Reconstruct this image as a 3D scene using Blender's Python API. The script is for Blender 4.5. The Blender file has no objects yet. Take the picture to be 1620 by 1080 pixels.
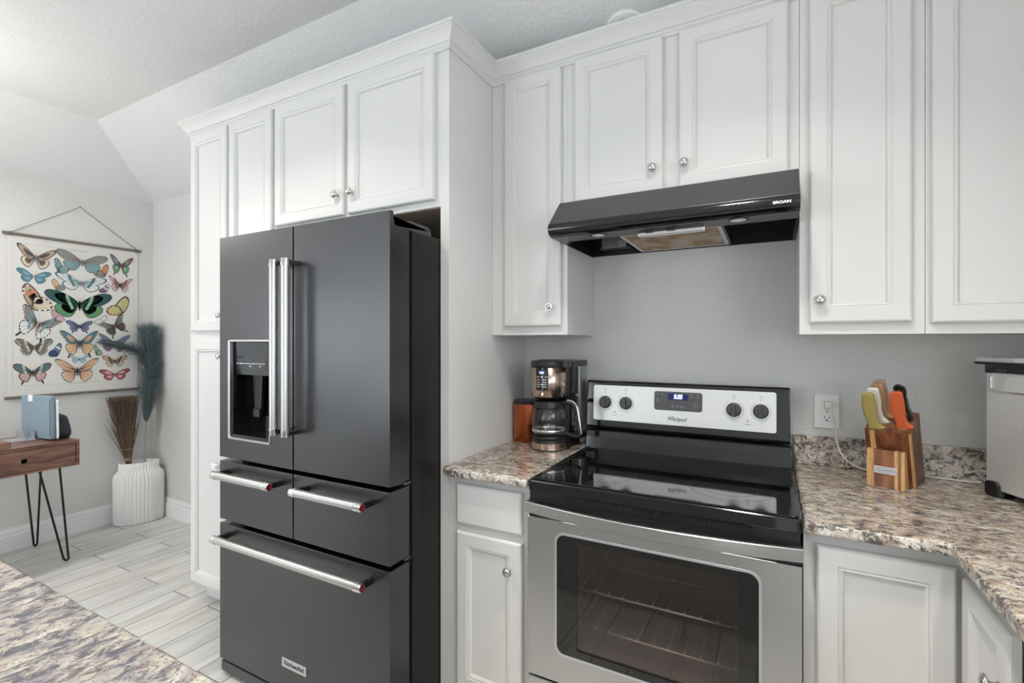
import bpy, bmesh, math, random
from mathutils import Matrix, Vector

random.seed(11)
SC = bpy.context.scene
COL = SC.collection
R = math.radians
PI = math.pi

# ------------------------------------------------------------------ camera
cam_d = bpy.data.cameras.new('camera')
cam = bpy.data.objects.new('camera', cam_d)
COL.objects.link(cam)
cam.location = (0.9865, -2.0442, 1.3544)
cam.rotation_euler = (R(90), 0, R(28.283))
cam_d.sensor_fit = 'HORIZONTAL'
cam_d.sensor_width = 36.0
cam_d.lens = 36.0 * 765.67 / 1620.0
cam_d.clip_start = 0.02
SC.camera = cam

# ------------------------------------------------------------------ view
SC.view_settings.view_transform = 'Standard'
SC.view_settings.look = 'None'
SC.view_settings.exposure = 0.0
SC.view_settings.gamma = 1.0
SC.view_settings.use_curve_mapping = False

# ------------------------------------------------------------------ world
world = bpy.data.worlds.new('overcast_sky')
SC.world = world
world.use_nodes = True
wn = world.node_tree.nodes
wl = world.node_tree.links
wn.clear()
wo = wn.new('ShaderNodeOutputWorld')
wb = wn.new('ShaderNodeBackground')
wb.inputs['Color'].default_value = (0.86, 0.925, 1.0, 1)
wb.inputs['Strength'].default_value = 6.3
wl.new(wb.outputs[0], wo.inputs[0])


def area(name, loc, size, power, color=(1, 1, 1), rot=(0, 0, 0), shape='DISK', sy=None, spread=None):
    d = bpy.data.lights.new(name, 'AREA')
    d.shape = shape
    d.size = size
    if sy:
        d.size_y = sy
    d.energy = power
    d.color = color
    if spread:
        d.spread = spread
    o = bpy.data.objects.new(name, d)
    o.location = loc
    o.rotation_euler = rot
    COL.objects.link(o)
    return o


WARM = (1.0, 0.955, 0.89)
CANS = [(0.83, -1.21), (-0.64, -1.42), (0.83, -2.75), (-0.64, -2.90), (1.50, -1.95), (-2.75, -1.75)]  # last two are added fill: right-hand cabinets, then the low left wall
CEIL = 2.749
for cx_, cy_ in CANS:
    desk_fill = cx_ < -2  # added fill can, stronger and wider to lift the low left wall
    area('recessed_lamp', (cx_, cy_, CEIL - 0.022), 0.13, 16.0 if desk_fill else 9.4, WARM, spread=R(150) if desk_fill else R(112))
PEND = (-2.38, -1.50, 2.20)

# ------------------------------------------------------------------ materials
def mat(name):
    m = bpy.data.materials.new(name)
    m.use_nodes = True
    nt = m.node_tree
    b = nt.nodes['Principled BSDF']
    return m, nt, b


def simple(name, col, rough=0.5, metal=0.0, emit=None, es=1.0, spec=None, coat=0.0, bump=None):
    m, nt, b = mat(name)
    b.inputs['Base Color'].default_value = (*col, 1)
    b.inputs['Roughness'].default_value = rough
    b.inputs['Metallic'].default_value = metal
    if spec is not None:
        b.inputs['Specular IOR Level'].default_value = spec
    if coat:
        b.inputs['Coat Weight'].default_value = coat
        b.inputs['Coat Roughness'].default_value = 0.05
    if emit:
        b.inputs['Emission Color'].default_value = (*emit, 1)
        b.inputs['Emission Strength'].default_value = es
    if bump:
        add_bump(nt, b, *bump)
    return m


def pos_node(nt, scale=(1, 1, 1), rot=(0, 0, 0), obj=False):
    if obj:
        tc = nt.nodes.new('ShaderNodeTexCoord')
        src = tc.outputs['Object']
    else:
        g = nt.nodes.new('ShaderNodeNewGeometry')
        src = g.outputs['Position']
    mp = nt.nodes.new('ShaderNodeMapping')
    mp.inputs['Scale'].default_value = scale
    mp.inputs['Rotation'].default_value = rot
    nt.links.new(src, mp.inputs['Vector'])
    return mp.outputs['Vector']


def noise(nt, vec, scale, detail=3, rough=0.5, dist=0.0):
    n = nt.nodes.new('ShaderNodeTexNoise')
    n.inputs['Scale'].default_value = scale
    n.inputs['Detail'].default_value = detail
    n.inputs['Roughness'].default_value = rough
    n.inputs['Distortion'].default_value = dist
    if vec is not None:
        nt.links.new(vec, n.inputs['Vector'])
    return n.outputs['Fac']


def ramp(nt, fac, stops):
    r = nt.nodes.new('ShaderNodeValToRGB')
    e = r.color_ramp.elements
    while len(e) < len(stops):
        e.new(0.5)
    for i, (p, c) in enumerate(stops):
        e[i].position = p
        e[i].color = (*c, 1) if len(c) == 3 else c
    nt.links.new(fac, r.inputs['Fac'])
    return r.outputs['Color']


def mixc(nt, fac, a, b, mode='MIX'):
    m = nt.nodes.new('ShaderNodeMix')
    m.data_type = 'RGBA'
    m.blend_type = mode
    for sock, v in ((m.inputs[0], fac), (m.inputs[6], a), (m.inputs[7], b)):
        if isinstance(v, (int, float)):
            sock.default_value = v
        elif isinstance(v, tuple):
            sock.default_value = (*v, 1)
        else:
            nt.links.new(v, sock)
    return m.outputs[2]


def add_bump(nt, b, scale, strength, dist=0.002, detail=3, obj=False, stretch=(1, 1, 1)):
    v = pos_node(nt, stretch, obj=obj)
    f = noise(nt, v, scale, detail)
    bp = nt.nodes.new('ShaderNodeBump')
    bp.inputs['Strength'].default_value = strength
    bp.inputs['Distance'].default_value = dist
    nt.links.new(f, bp.inputs['Height'])
    nt.links.new(bp.outputs['Normal'], b.inputs['Normal'])


def paint_wall(name, col, strength, scale=55):
    m, nt, b = mat(name)
    v = pos_node(nt)
    b.inputs['Base Color'].default_value = (*col, 1)
    b.inputs['Roughness'].default_value = 0.55
    f1 = noise(nt, v, scale, 4, 0.6, 0.8)
    r1 = ramp(nt, f1, [(0.42, (0, 0, 0)), (0.62, (1, 1, 1))])
    bp = nt.nodes.new('ShaderNodeBump')
    bp.inputs['Strength'].default_value = strength
    bp.inputs['Distance'].default_value = 0.003
    nt.links.new(r1, bp.inputs['Height'])
    nt.links.new(bp.outputs['Normal'], b.inputs['Normal'])
    return m


def granite(name, stretch, rot=0.0, sc=1.0, contrast=0.0, kind_=0):
    m, nt, b = mat(name)
    v = pos_node(nt, stretch, (0, 0, rot))
    vr = pos_node(nt, (1, 1, 1))
    big = noise(nt, v, 16 * sc, 6, 0.66, 0.8)
    base = ramp(nt, big, [(0.36, (0.20, 0.15, 0.13)), (0.45, (0.39, 0.30, 0.225)), (0.54, (0.52, 0.45, 0.365)), (0.64, (0.66, 0.62, 0.56))])
    if kind_ == 1:
        base = ramp(nt, big, [(0.36, (0.13, 0.125, 0.145)), (0.45, (0.26, 0.235, 0.225)), (0.54, (0.37, 0.33, 0.28)), (0.64, (0.46, 0.43, 0.39))])
    elif kind_ == 2:
        base = ramp(nt, big, [(0.36, (0.26, 0.20, 0.17)), (0.44, (0.47, 0.39, 0.31)), (0.52, (0.60, 0.54, 0.46)), (0.62, (0.70, 0.67, 0.61))])
    blot = noise(nt, v, 34 * sc, 9, 0.78, 0.6)
    mask = ramp(nt, blot, [(0.0, (0.95, 0.95, 0.95)), (0.44 + contrast, (0.92, 0.92, 0.92)), (0.485 + contrast * 0.6 + (0.02 if kind_ == 1 else 0), (0, 0, 0))])
    c1 = mixc(nt, mask, base, (0.065, 0.068, 0.085) if kind_ == 1 else (0.060, 0.054, 0.058))
    grey = noise(nt, v, 26 * sc, 8, 0.75, 0.5)
    gm = ramp(nt, grey, [(0.53, (0, 0, 0)), (0.62, (0.7, 0.7, 0.7))])
    c2 = mixc(nt, gm, c1, (0.36, 0.33, 0.33))
    red = noise(nt, v, 30 * sc, 7, 0.7, 0.6)
    rm = ramp(nt, red, [(0.58, (0, 0, 0)), (0.66, (0.6, 0.6, 0.6))])
    c3 = mixc(nt, rm, c2, (0.22, 0.11, 0.085))
    sp = noise(nt, vr, 230, 2, 0.5)
    sm = ramp(nt, sp, [(0.33, (0.8, 0.8, 0.8)), (0.40, (0, 0, 0))])
    c4 = mixc(nt, sm, c3, (0.07, 0.06, 0.06))
    nt.links.new(c4, b.inputs['Base Color'])
    b.inputs['Roughness'].default_value = 0.13
    return m


def metal_brushed(name, col, rough, stretch, bump=0.06, var=0.10):
    m, nt, b = mat(name)
    v = pos_node(nt, stretch, obj=True)
    f = noise(nt, v, 60, 3, 0.6)
    c = ramp(nt, f, [(0.3, tuple(x * (1 - var) for x in col)), (0.7, tuple(min(1, x * (1 + var)) for x in col))])
    nt.links.new(c, b.inputs['Base Color'])
    b.inputs['Metallic'].default_value = 1.0
    rr = nt.nodes.new('ShaderNodeMapRange')
    rr.inputs[3].default_value = rough * 0.85
    rr.inputs[4].default_value = rough * 1.15
    nt.links.new(f, rr.inputs[0])
    nt.links.new(rr.outputs[0], b.inputs['Roughness'])
    bp = nt.nodes.new('ShaderNodeBump')
    bp.inputs['Strength'].default_value = bump
    bp.inputs['Distance'].default_value = 0.0005
    nt.links.new(f, bp.inputs['Height'])
    nt.links.new(bp.outputs['Normal'], b.inputs['Normal'])
    return m


def wood(name, dark, mid, light, stretch, scale=6, rough=0.4, obj=True, rings=True):
    m, nt, b = mat(name)
    v = pos_node(nt, stretch, obj=obj)
    f = noise(nt, v, scale, 6, 0.62, 0.7)
    c = ramp(nt, f, [(0.30, dark), (0.48, mid), (0.66, light)])
    f2 = noise(nt, v, scale * 5, 3, 0.6)
    c2 = ramp(nt, f2, [(0.3, (0.72, 0.72, 0.72)), (0.6, (1, 1, 1))])
    c3 = mixc(nt, 0.8, c, c2, 'MULTIPLY')
    nt.links.new(c3, b.inputs['Base Color'])
    b.inputs['Roughness'].default_value = rough
    return m


M = {}
M['cab'] = simple('white_cabinet_paint', (0.685, 0.68, 0.66), 0.33, spec=0.45)
M['cab_in'] = simple('cabinet_underside', (0.45, 0.36, 0.30), 0.6)
M['trimw'] = simple('white_trim_paint', (0.78, 0.78, 0.77), 0.4)
M['wall'] = paint_wall('wall_paint', (0.65, 0.643, 0.625), 0.34)
M['wall_l'] = paint_wall('wall_paint_light', (0.72, 0.73, 0.74), 0.10)
M['ceil'] = paint_wall('ceiling_paint', (0.76, 0.76, 0.755), 0.32, 48)
M['granite'] = granite('granite_top', (0.95, 1.6, 1.3), R(-14), 1.35, 0.010)
M['granite_y'] = granite('granite_peninsula', (1.25, 0.72, 1.2), R(14), 1.05, 0.004, 1)
M['granite_e'] = granite('granite_edge', (1.25, 1.25, 1.25), 0, 0.95, 0.014, 2)
M['steel'] = metal_brushed('brushed_steel', (0.52, 0.52, 0.525), 0.30, (1, 8, 30))
M['steel_v'] = metal_brushed('brushed_steel_vertical', (0.82, 0.82, 0.81), 0.42, (30, 30, 0.6), 0.03)
M['bsteel'] = metal_brushed('black_stainless', (0.116, 0.114, 0.118), 0.32, (60, 16, 0.8), 0.001, 0.03)
M['bsteel_h'] = simple('hood_dark_metal', (0.135, 0.132, 0.13), 0.32, 0.9)
M['fr_side'] = simple('black_fridge_side', (0.010, 0.009, 0.009), 0.36, spec=0.35, bump=(260, 0.25, 0.0006))
M['handle'] = metal_brushed('handle_metal', (0.55, 0.54, 0.53), 0.34, (20, 20, 20), 0.003, 0.04)
M['chrome'] = simple('chrome', (0.78, 0.78, 0.78), 0.10, 1.0)
M['dchrome'] = simple('dark_chrome', (0.16, 0.16, 0.165), 0.20, 1.0)
M['nickel'] = simple('satin_nickel', (0.56, 0.55, 0.54), 0.26, 1.0)
M['red'] = simple('red_medallion', (0.16, 0.008, 0.01), 0.15, 0.3, coat=0.6)
M['blk'] = simple('black_plastic', (0.012, 0.012, 0.013), 0.32)
M['blkg'] = simple('gloss_black_enamel', (0.006, 0.006, 0.007), 0.10, coat=0.3)
M['glassblk'] = simple('black_ceramic_glass', (0.004, 0.004, 0.0045), 0.045, coat=0.5)
M['gap'] = simple('dark_gap', (0.004, 0.004, 0.004), 0.8)
M['grey'] = simple('dark_grey_plastic', (0.055, 0.055, 0.058), 0.38)
M['mgrey'] = simple('control_grey', (0.085, 0.085, 0.088), 0.35)
M['ringc'] = simple('burner_marks', (0.010, 0.010, 0.011), 0.16)
M['lgrey'] = simple('light_grey_marks', (0.45, 0.45, 0.45), 0.5)
M['ink'] = simple('ink', (0.05, 0.05, 0.055), 0.5)
M['dgmark'] = simple('grey_marks', (0.28, 0.28, 0.29), 0.5)
M['dial'] = simple('dial_print', (0.12, 0.12, 0.125), 0.5)
M['white'] = simple('white_plastic', (0.82, 0.82, 0.80), 0.35)
M['paper'] = simple('white_marks', (0.7, 0.7, 0.7), 0.6)
M['digit'] = simple('lit_digits', (0.1, 0.1, 0.3), 0.5, emit=(0.62, 0.72, 1.0), es=2.6)
M['lcd'] = simple('blue_display', (0.003, 0.004, 0.02), 0.15, emit=(0.01, 0.018, 0.16), es=0.5)
M['lcd2'] = simple('small_display', (0.01, 0.01, 0.03), 0.2, emit=(0.02, 0.03, 0.12), es=0.6)
M['copper'] = metal_brushed('copper', (0.50, 0.135, 0.055), 0.26, (30, 30, 0.7), 0.03, 0.08)
M['copper2'] = metal_brushed('copper_band', (0.60, 0.45, 0.37), 0.24, (2, 2, 60), 0.03, 0.06)
M['steelb'] = metal_brushed('steel_band', (0.62, 0.58, 0.55), 0.22, (2, 2, 60), 0.03, 0.06)
M['lamp'] = simple('lamp_diffuser', (0.9, 0.9, 0.9), 0.5, emit=(1, 0.95, 0.88), es=16.0)
M['globe'] = simple('opal_globe', (0.9, 0.9, 0.88), 0.3, emit=(1.0, 0.955, 0.89), es=22.0)
M['hairpin'] = simple('black_iron', (0.02, 0.02, 0.021), 0.4, 0.6)
M['desk'] = wood('desk_wood', (0.055, 0.026, 0.022), (0.17, 0.080, 0.058), (0.31, 0.165, 0.115), (8, 1.2, 8), 3.2, 0.35)
M['lwood'] = wood('light_wood', (0.14, 0.075, 0.05), (0.28, 0.17, 0.11), (0.42, 0.28, 0.19), (8, 1.2, 8), 4, 0.45)
M['aca'] = wood('acacia_dark', (0.045, 0.012, 0.005), (0.13, 0.038, 0.014), (0.26, 0.085, 0.030), (9, 9, 1.0), 4, 0.32)
M['aca_m'] = wood('acacia_mid', (0.085, 0.026, 0.010), (0.19, 0.066, 0.026), (0.32, 0.13, 0.052), (9, 9, 1.0), 4, 0.32)
M['aca_l'] = wood('acacia_light', (0.42, 0.21, 0.075), (0.60, 0.33, 0.13), (0.70, 0.43, 0.19), (9, 9, 1.0), 4, 0.32)
M['aca_t'] = wood('acacia_end_grain', (0.06, 0.02, 0.012), (0.16, 0.062, 0.03), (0.33, 0.16, 0.08), (3, 3, 3), 12, 0.4)
M['olive'] = simple('olive_handle', (0.36, 0.29, 0.09), 0.40)
M['cream'] = simple('white_handle', (0.72, 0.68, 0.58), 0.40)
M['tan'] = simple('tan_handle', (0.50, 0.31, 0.16), 0.40)
M['peach'] = simple('peach_handle', (0.58, 0.37, 0.25), 0.40)
M['orange'] = simple('orange_handle', (0.60, 0.115, 0.035), 0.38)
M['steelgrey'] = simple('grey_steel', (0.15, 0.15, 0.155), 0.28, 0.85)
M['vase'] = simple('white_ceramic', (0.80, 0.79, 0.77), 0.6)
M['twig'] = simple('brown_twigs', (0.115, 0.070, 0.050), 0.8)
M['twig2'] = simple('pale_twigs', (0.24, 0.165, 0.125), 0.8)
M['twine'] = simple('twine', (0.38, 0.25, 0.15), 0.8)
M['plume'] = simple('blue_grey_plume', (0.088, 0.128, 0.138), 0.9)
M['plume2'] = simple('blue_grey_plume_light', (0.19, 0.25, 0.265), 0.9)
M['stem'] = simple('dry_stem', (0.30, 0.31, 0.20), 0.7)
M['felt'] = simple('blue_grey_felt', (0.215, 0.285, 0.335), 0.9, bump=(500, 0.3, 0.0006))
M['felt_d'] = simple('dark_felt_edge', (0.10, 0.13, 0.16), 0.9)
M['alu'] = simple('silver_aluminium', (0.62, 0.64, 0.68), 0.35, 0.8)
M['alu_w'] = simple('white_aluminium', (0.85, 0.86, 0.88), 0.4, 0.1)
M['fabricblk'] = simple('black_fabric', (0.028, 0.030, 0.036), 0.85, bump=(900, 0.3, 0.0005))
M['rod'] = simple('weathered_wood_rod', (0.17, 0.145, 0.12), 0.7)
M['string'] = simple('grey_string', (0.20, 0.18, 0.17), 0.8)
M['cordw'] = simple('white_cord', (0.72, 0.70, 0.66), 0.45)
M['sticker'] = simple('grey_sticker', (0.36, 0.36, 0.35), 0.5)
M['ovenwall'] = simple('oven_enamel', (0.34, 0.29, 0.26), 0.5)
M['rack'] = simple('oven_rack', (0.75, 0.68, 0.62), 0.3, 0.8)
M['skyblue'] = simple('window_reveal', (0.8, 0.8, 0.8), 0.6)
M['sofa'] = simple('grey_upholstery', (0.25, 0.26, 0.28), 0.9)


def floor_mat():
    m, nt, b = mat('wood_look_tile')
    g = nt.nodes.new('ShaderNodeNewGeometry')
    sep = nt.nodes.new('ShaderNodeSeparateXYZ')
    nt.links.new(g.outputs['Position'], sep.inputs[0])

    def ma(op, a, bb):
        n = nt.nodes.new('ShaderNodeMath')
        n.operation = op
        for s, v in ((n.inputs[0], a), (n.inputs[1], bb)):
            if isinstance(v, (int, float)):
                s.default_value = v
            else:
                nt.links.new(v, s)
        return n.outputs[0]
    X = ma('ADD', sep.outputs[1], 0.60 + 61.0)
    Y = ma('ADD', sep.outputs[0], 2.657 + 15.60)
    cmb = nt.nodes.new('ShaderNodeCombineXYZ')
    nt.links.new(X, cmb.inputs[0])
    nt.links.new(Y, cmb.inputs[1])
    br = nt.nodes.new('ShaderNodeTexBrick')
    br.offset = 0.5
    br.offset_frequency = 2
    br.inputs['Color1'].default_value = (0.0, 0.0, 0.0, 1)
    br.inputs['Color2'].default_value = (1.0, 1.0, 1.0, 1)
    br.inputs['Mortar'].default_value = (0.5, 0.5, 0.5, 1)
    br.inputs['Scale'].default_value = 1.0
    br.inputs['Mortar Size'].default_value = 0.0030
    br.inputs['Mortar Smooth'].default_value = 0.1
    br.inputs['Brick Width'].default_value = 0.61
    br.inputs['Row Height'].default_value = 0.156
    nt.links.new(cmb.outputs[0], br.inputs['Vector'])
    # per plank shift of the grain
    cm2 = nt.nodes.new('ShaderNodeCombineXYZ')
    nt.links.new(ma('MULTIPLY', sep.outputs[0], 9.0), cm2.inputs[0])
    nt.links.new(ma('MULTIPLY', sep.outputs[1], 1.1), cm2.inputs[1])
    bw = nt.nodes.new('ShaderNodeRGBToBW')
    nt.links.new(br.outputs['Color'], bw.inputs[0])
    nt.links.new(ma('MULTIPLY', bw.outputs[0], 7.0), cm2.inputs[2])
    f = noise(nt, cm2.outputs[0], 2.2, 6, 0.6, 0.6)
    c = ramp(nt, f, [(0.28, (0.47, 0.465, 0.44)), (0.5, (0.60, 0.595, 0.57)), (0.7, (0.70, 0.70, 0.68))])
    tone = ramp(nt, bw.outputs[0], [(0.0, (0.88, 0.88, 0.88)), (1.0, (1.03, 1.02, 1.0))])
    c = mixc(nt, 1.0, c, tone, 'MULTIPLY')
    c = mixc(nt, br.outputs['Fac'], c, (0.17, 0.16, 0.15))
    nt.links.new(c, b.inputs['Base Color'])
    b.inputs['Roughness'].default_value = 0.38
    bp = nt.nodes.new('ShaderNodeBump')
    bp.invert = True
    bp.inputs['Strength'].default_value = 0.4
    bp.inputs['Distance'].default_value = 0.001
    nt.links.new(br.outputs['Fac'], bp.inputs['Height'])
    nt.links.new(bp.outputs['Normal'], b.inputs['Normal'])
    return m


M['floor'] = floor_mat()


M['steel_v'].node_tree.nodes['Principled BSDF'].inputs['Metallic'].default_value = 0.65


def thin_glass(name, tint, rough=0.02, gloss=0.10):
    m, nt, b = mat(name)
    nt.nodes.remove(b)
    out = nt.nodes['Material Output']
    tr = nt.nodes.new('ShaderNodeBsdfTransparent')
    tr.inputs['Color'].default_value = (*tint, 1)
    gl = nt.nodes.new('ShaderNodeBsdfGlossy')
    gl.inputs['Roughness'].default_value = rough
    gl.inputs['Color'].default_value = (0.9, 0.9, 0.9, 1)
    fr = nt.nodes.new('ShaderNodeLayerWeight')
    fr.inputs['Blend'].default_value = 0.5
    pw = nt.nodes.new('ShaderNodeMath')
    pw.operation = 'POWER'
    pw.inputs[1].default_value = 4.5
    nt.links.new(fr.outputs['Facing'], pw.inputs[0])
    ad = nt.nodes.new('ShaderNodeMath')
    ad.operation = 'ADD'
    ad.use_clamp = True
    ad.inputs[1].default_value = 0.035 + gloss
    nt.links.new(pw.outputs[0], ad.inputs[0])
    mx = nt.nodes.new('ShaderNodeMixShader')
    nt.links.new(ad.outputs[0], mx.inputs[0])
    nt.links.new(tr.outputs[0], mx.inputs[1])
    nt.links.new(gl.outputs[0], mx.inputs[2])
    nt.links.new(mx.outputs[0], out.inputs['Surface'])
    return m


M['ovenglass'] = thin_glass('oven_window_glass', (0.74, 0.70, 0.69), 0.03, 0.015)
M['clear'] = thin_glass('clear_glass', (0.90, 0.91, 0.90), 0.02, 0.03)
M['tankglass'] = thin_glass('smoky_tank', (0.80, 0.81, 0.81), 0.05, 0.08)
M['winglass'] = thin_glass('window_glass', (0.97, 0.98, 0.98), 0.02, 0.0)
M['screen'] = simple('dispenser_screen', (0.035, 0.038, 0.045), 0.08, coat=0.5)


def filter_mat():
    m, nt, b = mat('greasy_filter_mesh')
    v = pos_node(nt)
    f = noise(nt, v, 9, 3, 0.5)
    c = ramp(nt, f, [(0.36, (0.55, 0.50, 0.42)), (0.47, (0.50, 0.33, 0.17)), (0.56, (0.33, 0.17, 0.06)), (0.66, (0.52, 0.38, 0.24))])
    w = nt.nodes.new('ShaderNodeTexWave')
    w.inputs['Scale'].default_value = 60
    w.bands_direction = 'DIAGONAL'
    nt.links.new(v, w.inputs['Vector'])
    c2 = mixc(nt, 0.25, c, w.outputs['Color'], 'MULTIPLY')
    nt.links.new(c2, b.inputs['Base Color'])
    b.inputs['Roughness'].default_value = 0.5
    b.inputs['Metallic'].default_value = 0.2
    return m


M['filter'] = filter_mat()

# ------------------------------------------------------------------ object helpers
WM = {}


def T(loc=(0, 0, 0), rz=0.0):
    return Matrix.Translation(loc) @ Matrix.Rotation(rz, 4, 'Z')


def thing(name, label, cat, loc=(0, 0, 0), rz=0.0, group=None):
    o = bpy.data.objects.new(name, None)
    COL.objects.link(o)
    o.location = loc
    o.rotation_euler = (0, 0, rz)
    o.empty_display_size = 0.05
    o['label'] = label
    o['category'] = cat
    if group:
        o['group'] = group
    WM[o] = T(loc, rz)
    return o


def tag(o, label, cat, group=None):
    o['label'] = label
    o['category'] = cat
    if group:
        o['group'] = group
    return o


def obj(name, bm, m, parent=None, local=False, bevel=0.0, seg=2, smooth=False, label=None, kind=None, angle=35):
    """links a bmesh; its coordinates are world unless local=True (parent's frame)"""
    mw = WM.get(parent, Matrix.Identity(4))
    if parent is not None and not local:
        bm.transform(mw.inverted())
    bmesh.ops.recalc_face_normals(bm, faces=bm.faces)
    me = bpy.data.meshes.new(name)
    if smooth:
        for f in bm.faces:
            f.smooth = True
    bm.to_mesh(me)
    bm.free()
    mats = m if isinstance(m, (list, tuple)) else [m]
    for q in mats:
        me.materials.append(M[q] if isinstance(q, str) else q)
    o = bpy.data.objects.new(name, me)
    COL.objects.link(o)
    if parent is not None:
        o.parent = parent
    WM[o] = mw
    if bevel > 0:
        md = o.modifiers.new('bevel', 'BEVEL')
        md.width = bevel
        md.segments = seg
        md.limit_method = 'ANGLE'
        md.angle_limit = R(angle)
        md.harden_normals = False
    if smooth and smooth != 'all':
        try:
            me.set_sharp_from_angle(angle=R(40))
        except Exception:
            pass
    if label:
        o['label'] = label
    if kind:
        o['kind'] = kind
    return o


def box(bm, x0, x1, y0, y1, z0, z1, mi=0, mtx=None):
    vs = [bm.verts.new(p) for p in ((x0, y0, z0), (x1, y0, z0), (x1, y1, z0), (x0, y1, z0), (x0, y0, z1), (x1, y0, z1), (x1, y1, z1), (x0, y1, z1))]
    for idx in ((3, 2, 1, 0), (4, 5, 6, 7), (0, 1, 5, 4), (1, 2, 6, 5), (2, 3, 7, 6), (3, 0, 4, 7)):
        f = bm.faces.new([vs[i] for i in idx])
        f.material_index = mi
    if mtx:
        bmesh.ops.transform(bm, matrix=mtx, verts=vs)
    return vs


def prism(bm, pts, axis, a0, a1, mi=0, mtx=None):
    """extrude polygon pts (2D) along axis from a0 to a1.  axis x: pts=(y,z); y: (x,z); z: (x,y)"""
    def P(p, a):
        return {'x': (a, p[0], p[1]), 'y': (p[0], a, p[1]), 'z': (p[0], p[1], a)}[axis]
    A = [bm.verts.new(P(p, a0)) for p in pts]
    B = [bm.verts.new(P(p, a1)) for p in pts]
    n = len(pts)
    fs = [bm.faces.new(A), bm.faces.new(B[::-1])]
    for i in range(n):
        fs.append(bm.faces.new((A[i], B[i], B[(i + 1) % n], A[(i + 1) % n])))
    for f in fs:
        f.material_index = mi
    if mtx:
        bmesh.ops.transform(bm, matrix=mtx, verts=A + B)
    return A + B


def lathe(bm, prof, n=32, mtx=None, mi=0, sx=1.0, sy=1.0, ribs=0, ribd=0.0, ribz=None):
    """prof: list of (r,z), around z"""
    rings = []
    for r, z in prof:
        if r < 1e-6:
            rings.append([bm.verts.new((0, 0, z))])
        else:
            ring = []
            for i in range(n):
                a = 2 * PI * i / n
                rr = r
                if ribs and (ribz is None or ribz[0] <= z <= ribz[1]):
                    rr = r * (1 + ribd * (abs(math.cos(ribs * a / 2)) - 0.6))
                ring.append(bm.verts.new((rr * math.cos(a) * sx, rr * math.sin(a) * sy, z)))
            rings.append(ring)
    for k in range(len(rings) - 1):
        A, B = rings[k], rings[k + 1]
        for i in range(n):
            j = (i + 1) % n
            if len(A) == 1 and len(B) == 1:
                continue
            if len(A) == 1:
                f = bm.faces.new((A[0], B[i], B[j]))
            elif len(B) == 1:
                f = bm.faces.new((A[i], A[j], B[0]))
            else:
                f = bm.faces.new((A[i], A[j], B[j], B[i]))
            f.material_index = mi
            f.smooth = True
    vs = [v for r in rings for v in r]
    if mtx:
        bmesh.ops.transform(bm, matrix=mtx, verts=vs)
    return vs


def tube(bm, pts, r, n=10, mi=0, cap=True, radii=None):
    pts = [Vector(p) for p in pts]
    rings = []
    up = Vector((0, 0, 1))
    prev = None
    for i, p in enumerate(pts):
        d = (pts[min(i + 1, len(pts) - 1)] - pts[max(i - 1, 0)]).normalized()
        if prev is None:
            a = d.cross(up)
            if a.length < 1e-3:
                a = d.cross(Vector((1, 0, 0)))
            a.normalize()
        else:
            a = prev - d * prev.dot(d)
            a.normalize()
        prev = a
        b = d.cross(a)
        rr = radii[i] if radii else r
        rings.append([bm.verts.new(p + (a * math.cos(2 * PI * k / n) + b * math.sin(2 * PI * k / n)) * rr) for k in range(n)])
    for A, B in zip(rings[:-1], rings[1:]):
        for k in range(n):
            f = bm.faces.new((A[k], A[(k + 1) % n], B[(k + 1) % n], B[k]))
            f.smooth = True
            f.material_index = mi
    if cap:
        bm.faces.new(rings[0][::-1]).material_index = mi
        bm.faces.new(rings[-1]).material_index = mi


def rrect(x0, x1, z0, z1, r, n=6):
    pts = []
    for cx, cz, a0 in ((x1 - r, z1 - r, 0), (x0 + r, z1 - r, 90), (x0 + r, z0 + r, 180), (x1 - r, z0 + r, 270)):
        for i in range(n + 1):
            a = R(a0 + 90 * i / n)
            pts.append((cx + r * math.cos(a), cz + r * math.sin(a)))
    return pts


def rplate(bm, x0, x1, z0, z1, y0, y1, r, mi=0, mtx=None):
    return prism(bm, rrect(x0, x1, z0, z1, r), 'y', y0, y1, mi, mtx)


def hole_plate(bm, outer, inner, y0, y1, mi=0, mtx=None):
    """plate facing y with a hole: outer/inner point lists of equal length"""
    n = len(outer)
    V = [[bm.verts.new((p[0], y, p[1])) for p in L] for L in (outer, inner) for y in (y0, y1)]
    o0, o1, i0, i1 = V
    for k in range(n):
        j = (k + 1) % n
        for q in ((o0[k], o0[j], i0[j], i0[k]), (o1[k], i1[k], i1[j], o1[j]), (o0[k], o1[k], o1[j], o0[j]), (i0[k], i0[j], i1[j], i1[k])):
            bm.faces.new(q).material_index = mi
    vs = [v for L in V for v in L]
    if mtx:
        bmesh.ops.transform(bm, matrix=mtx, verts=vs)
    return vs


def ring_outline(x0, x1, z0, z1, n=6):
    """rectangle outline with the same point count as rrect"""
    return rrect(x0, x1, z0, z1, 1e-4, n)


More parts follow.
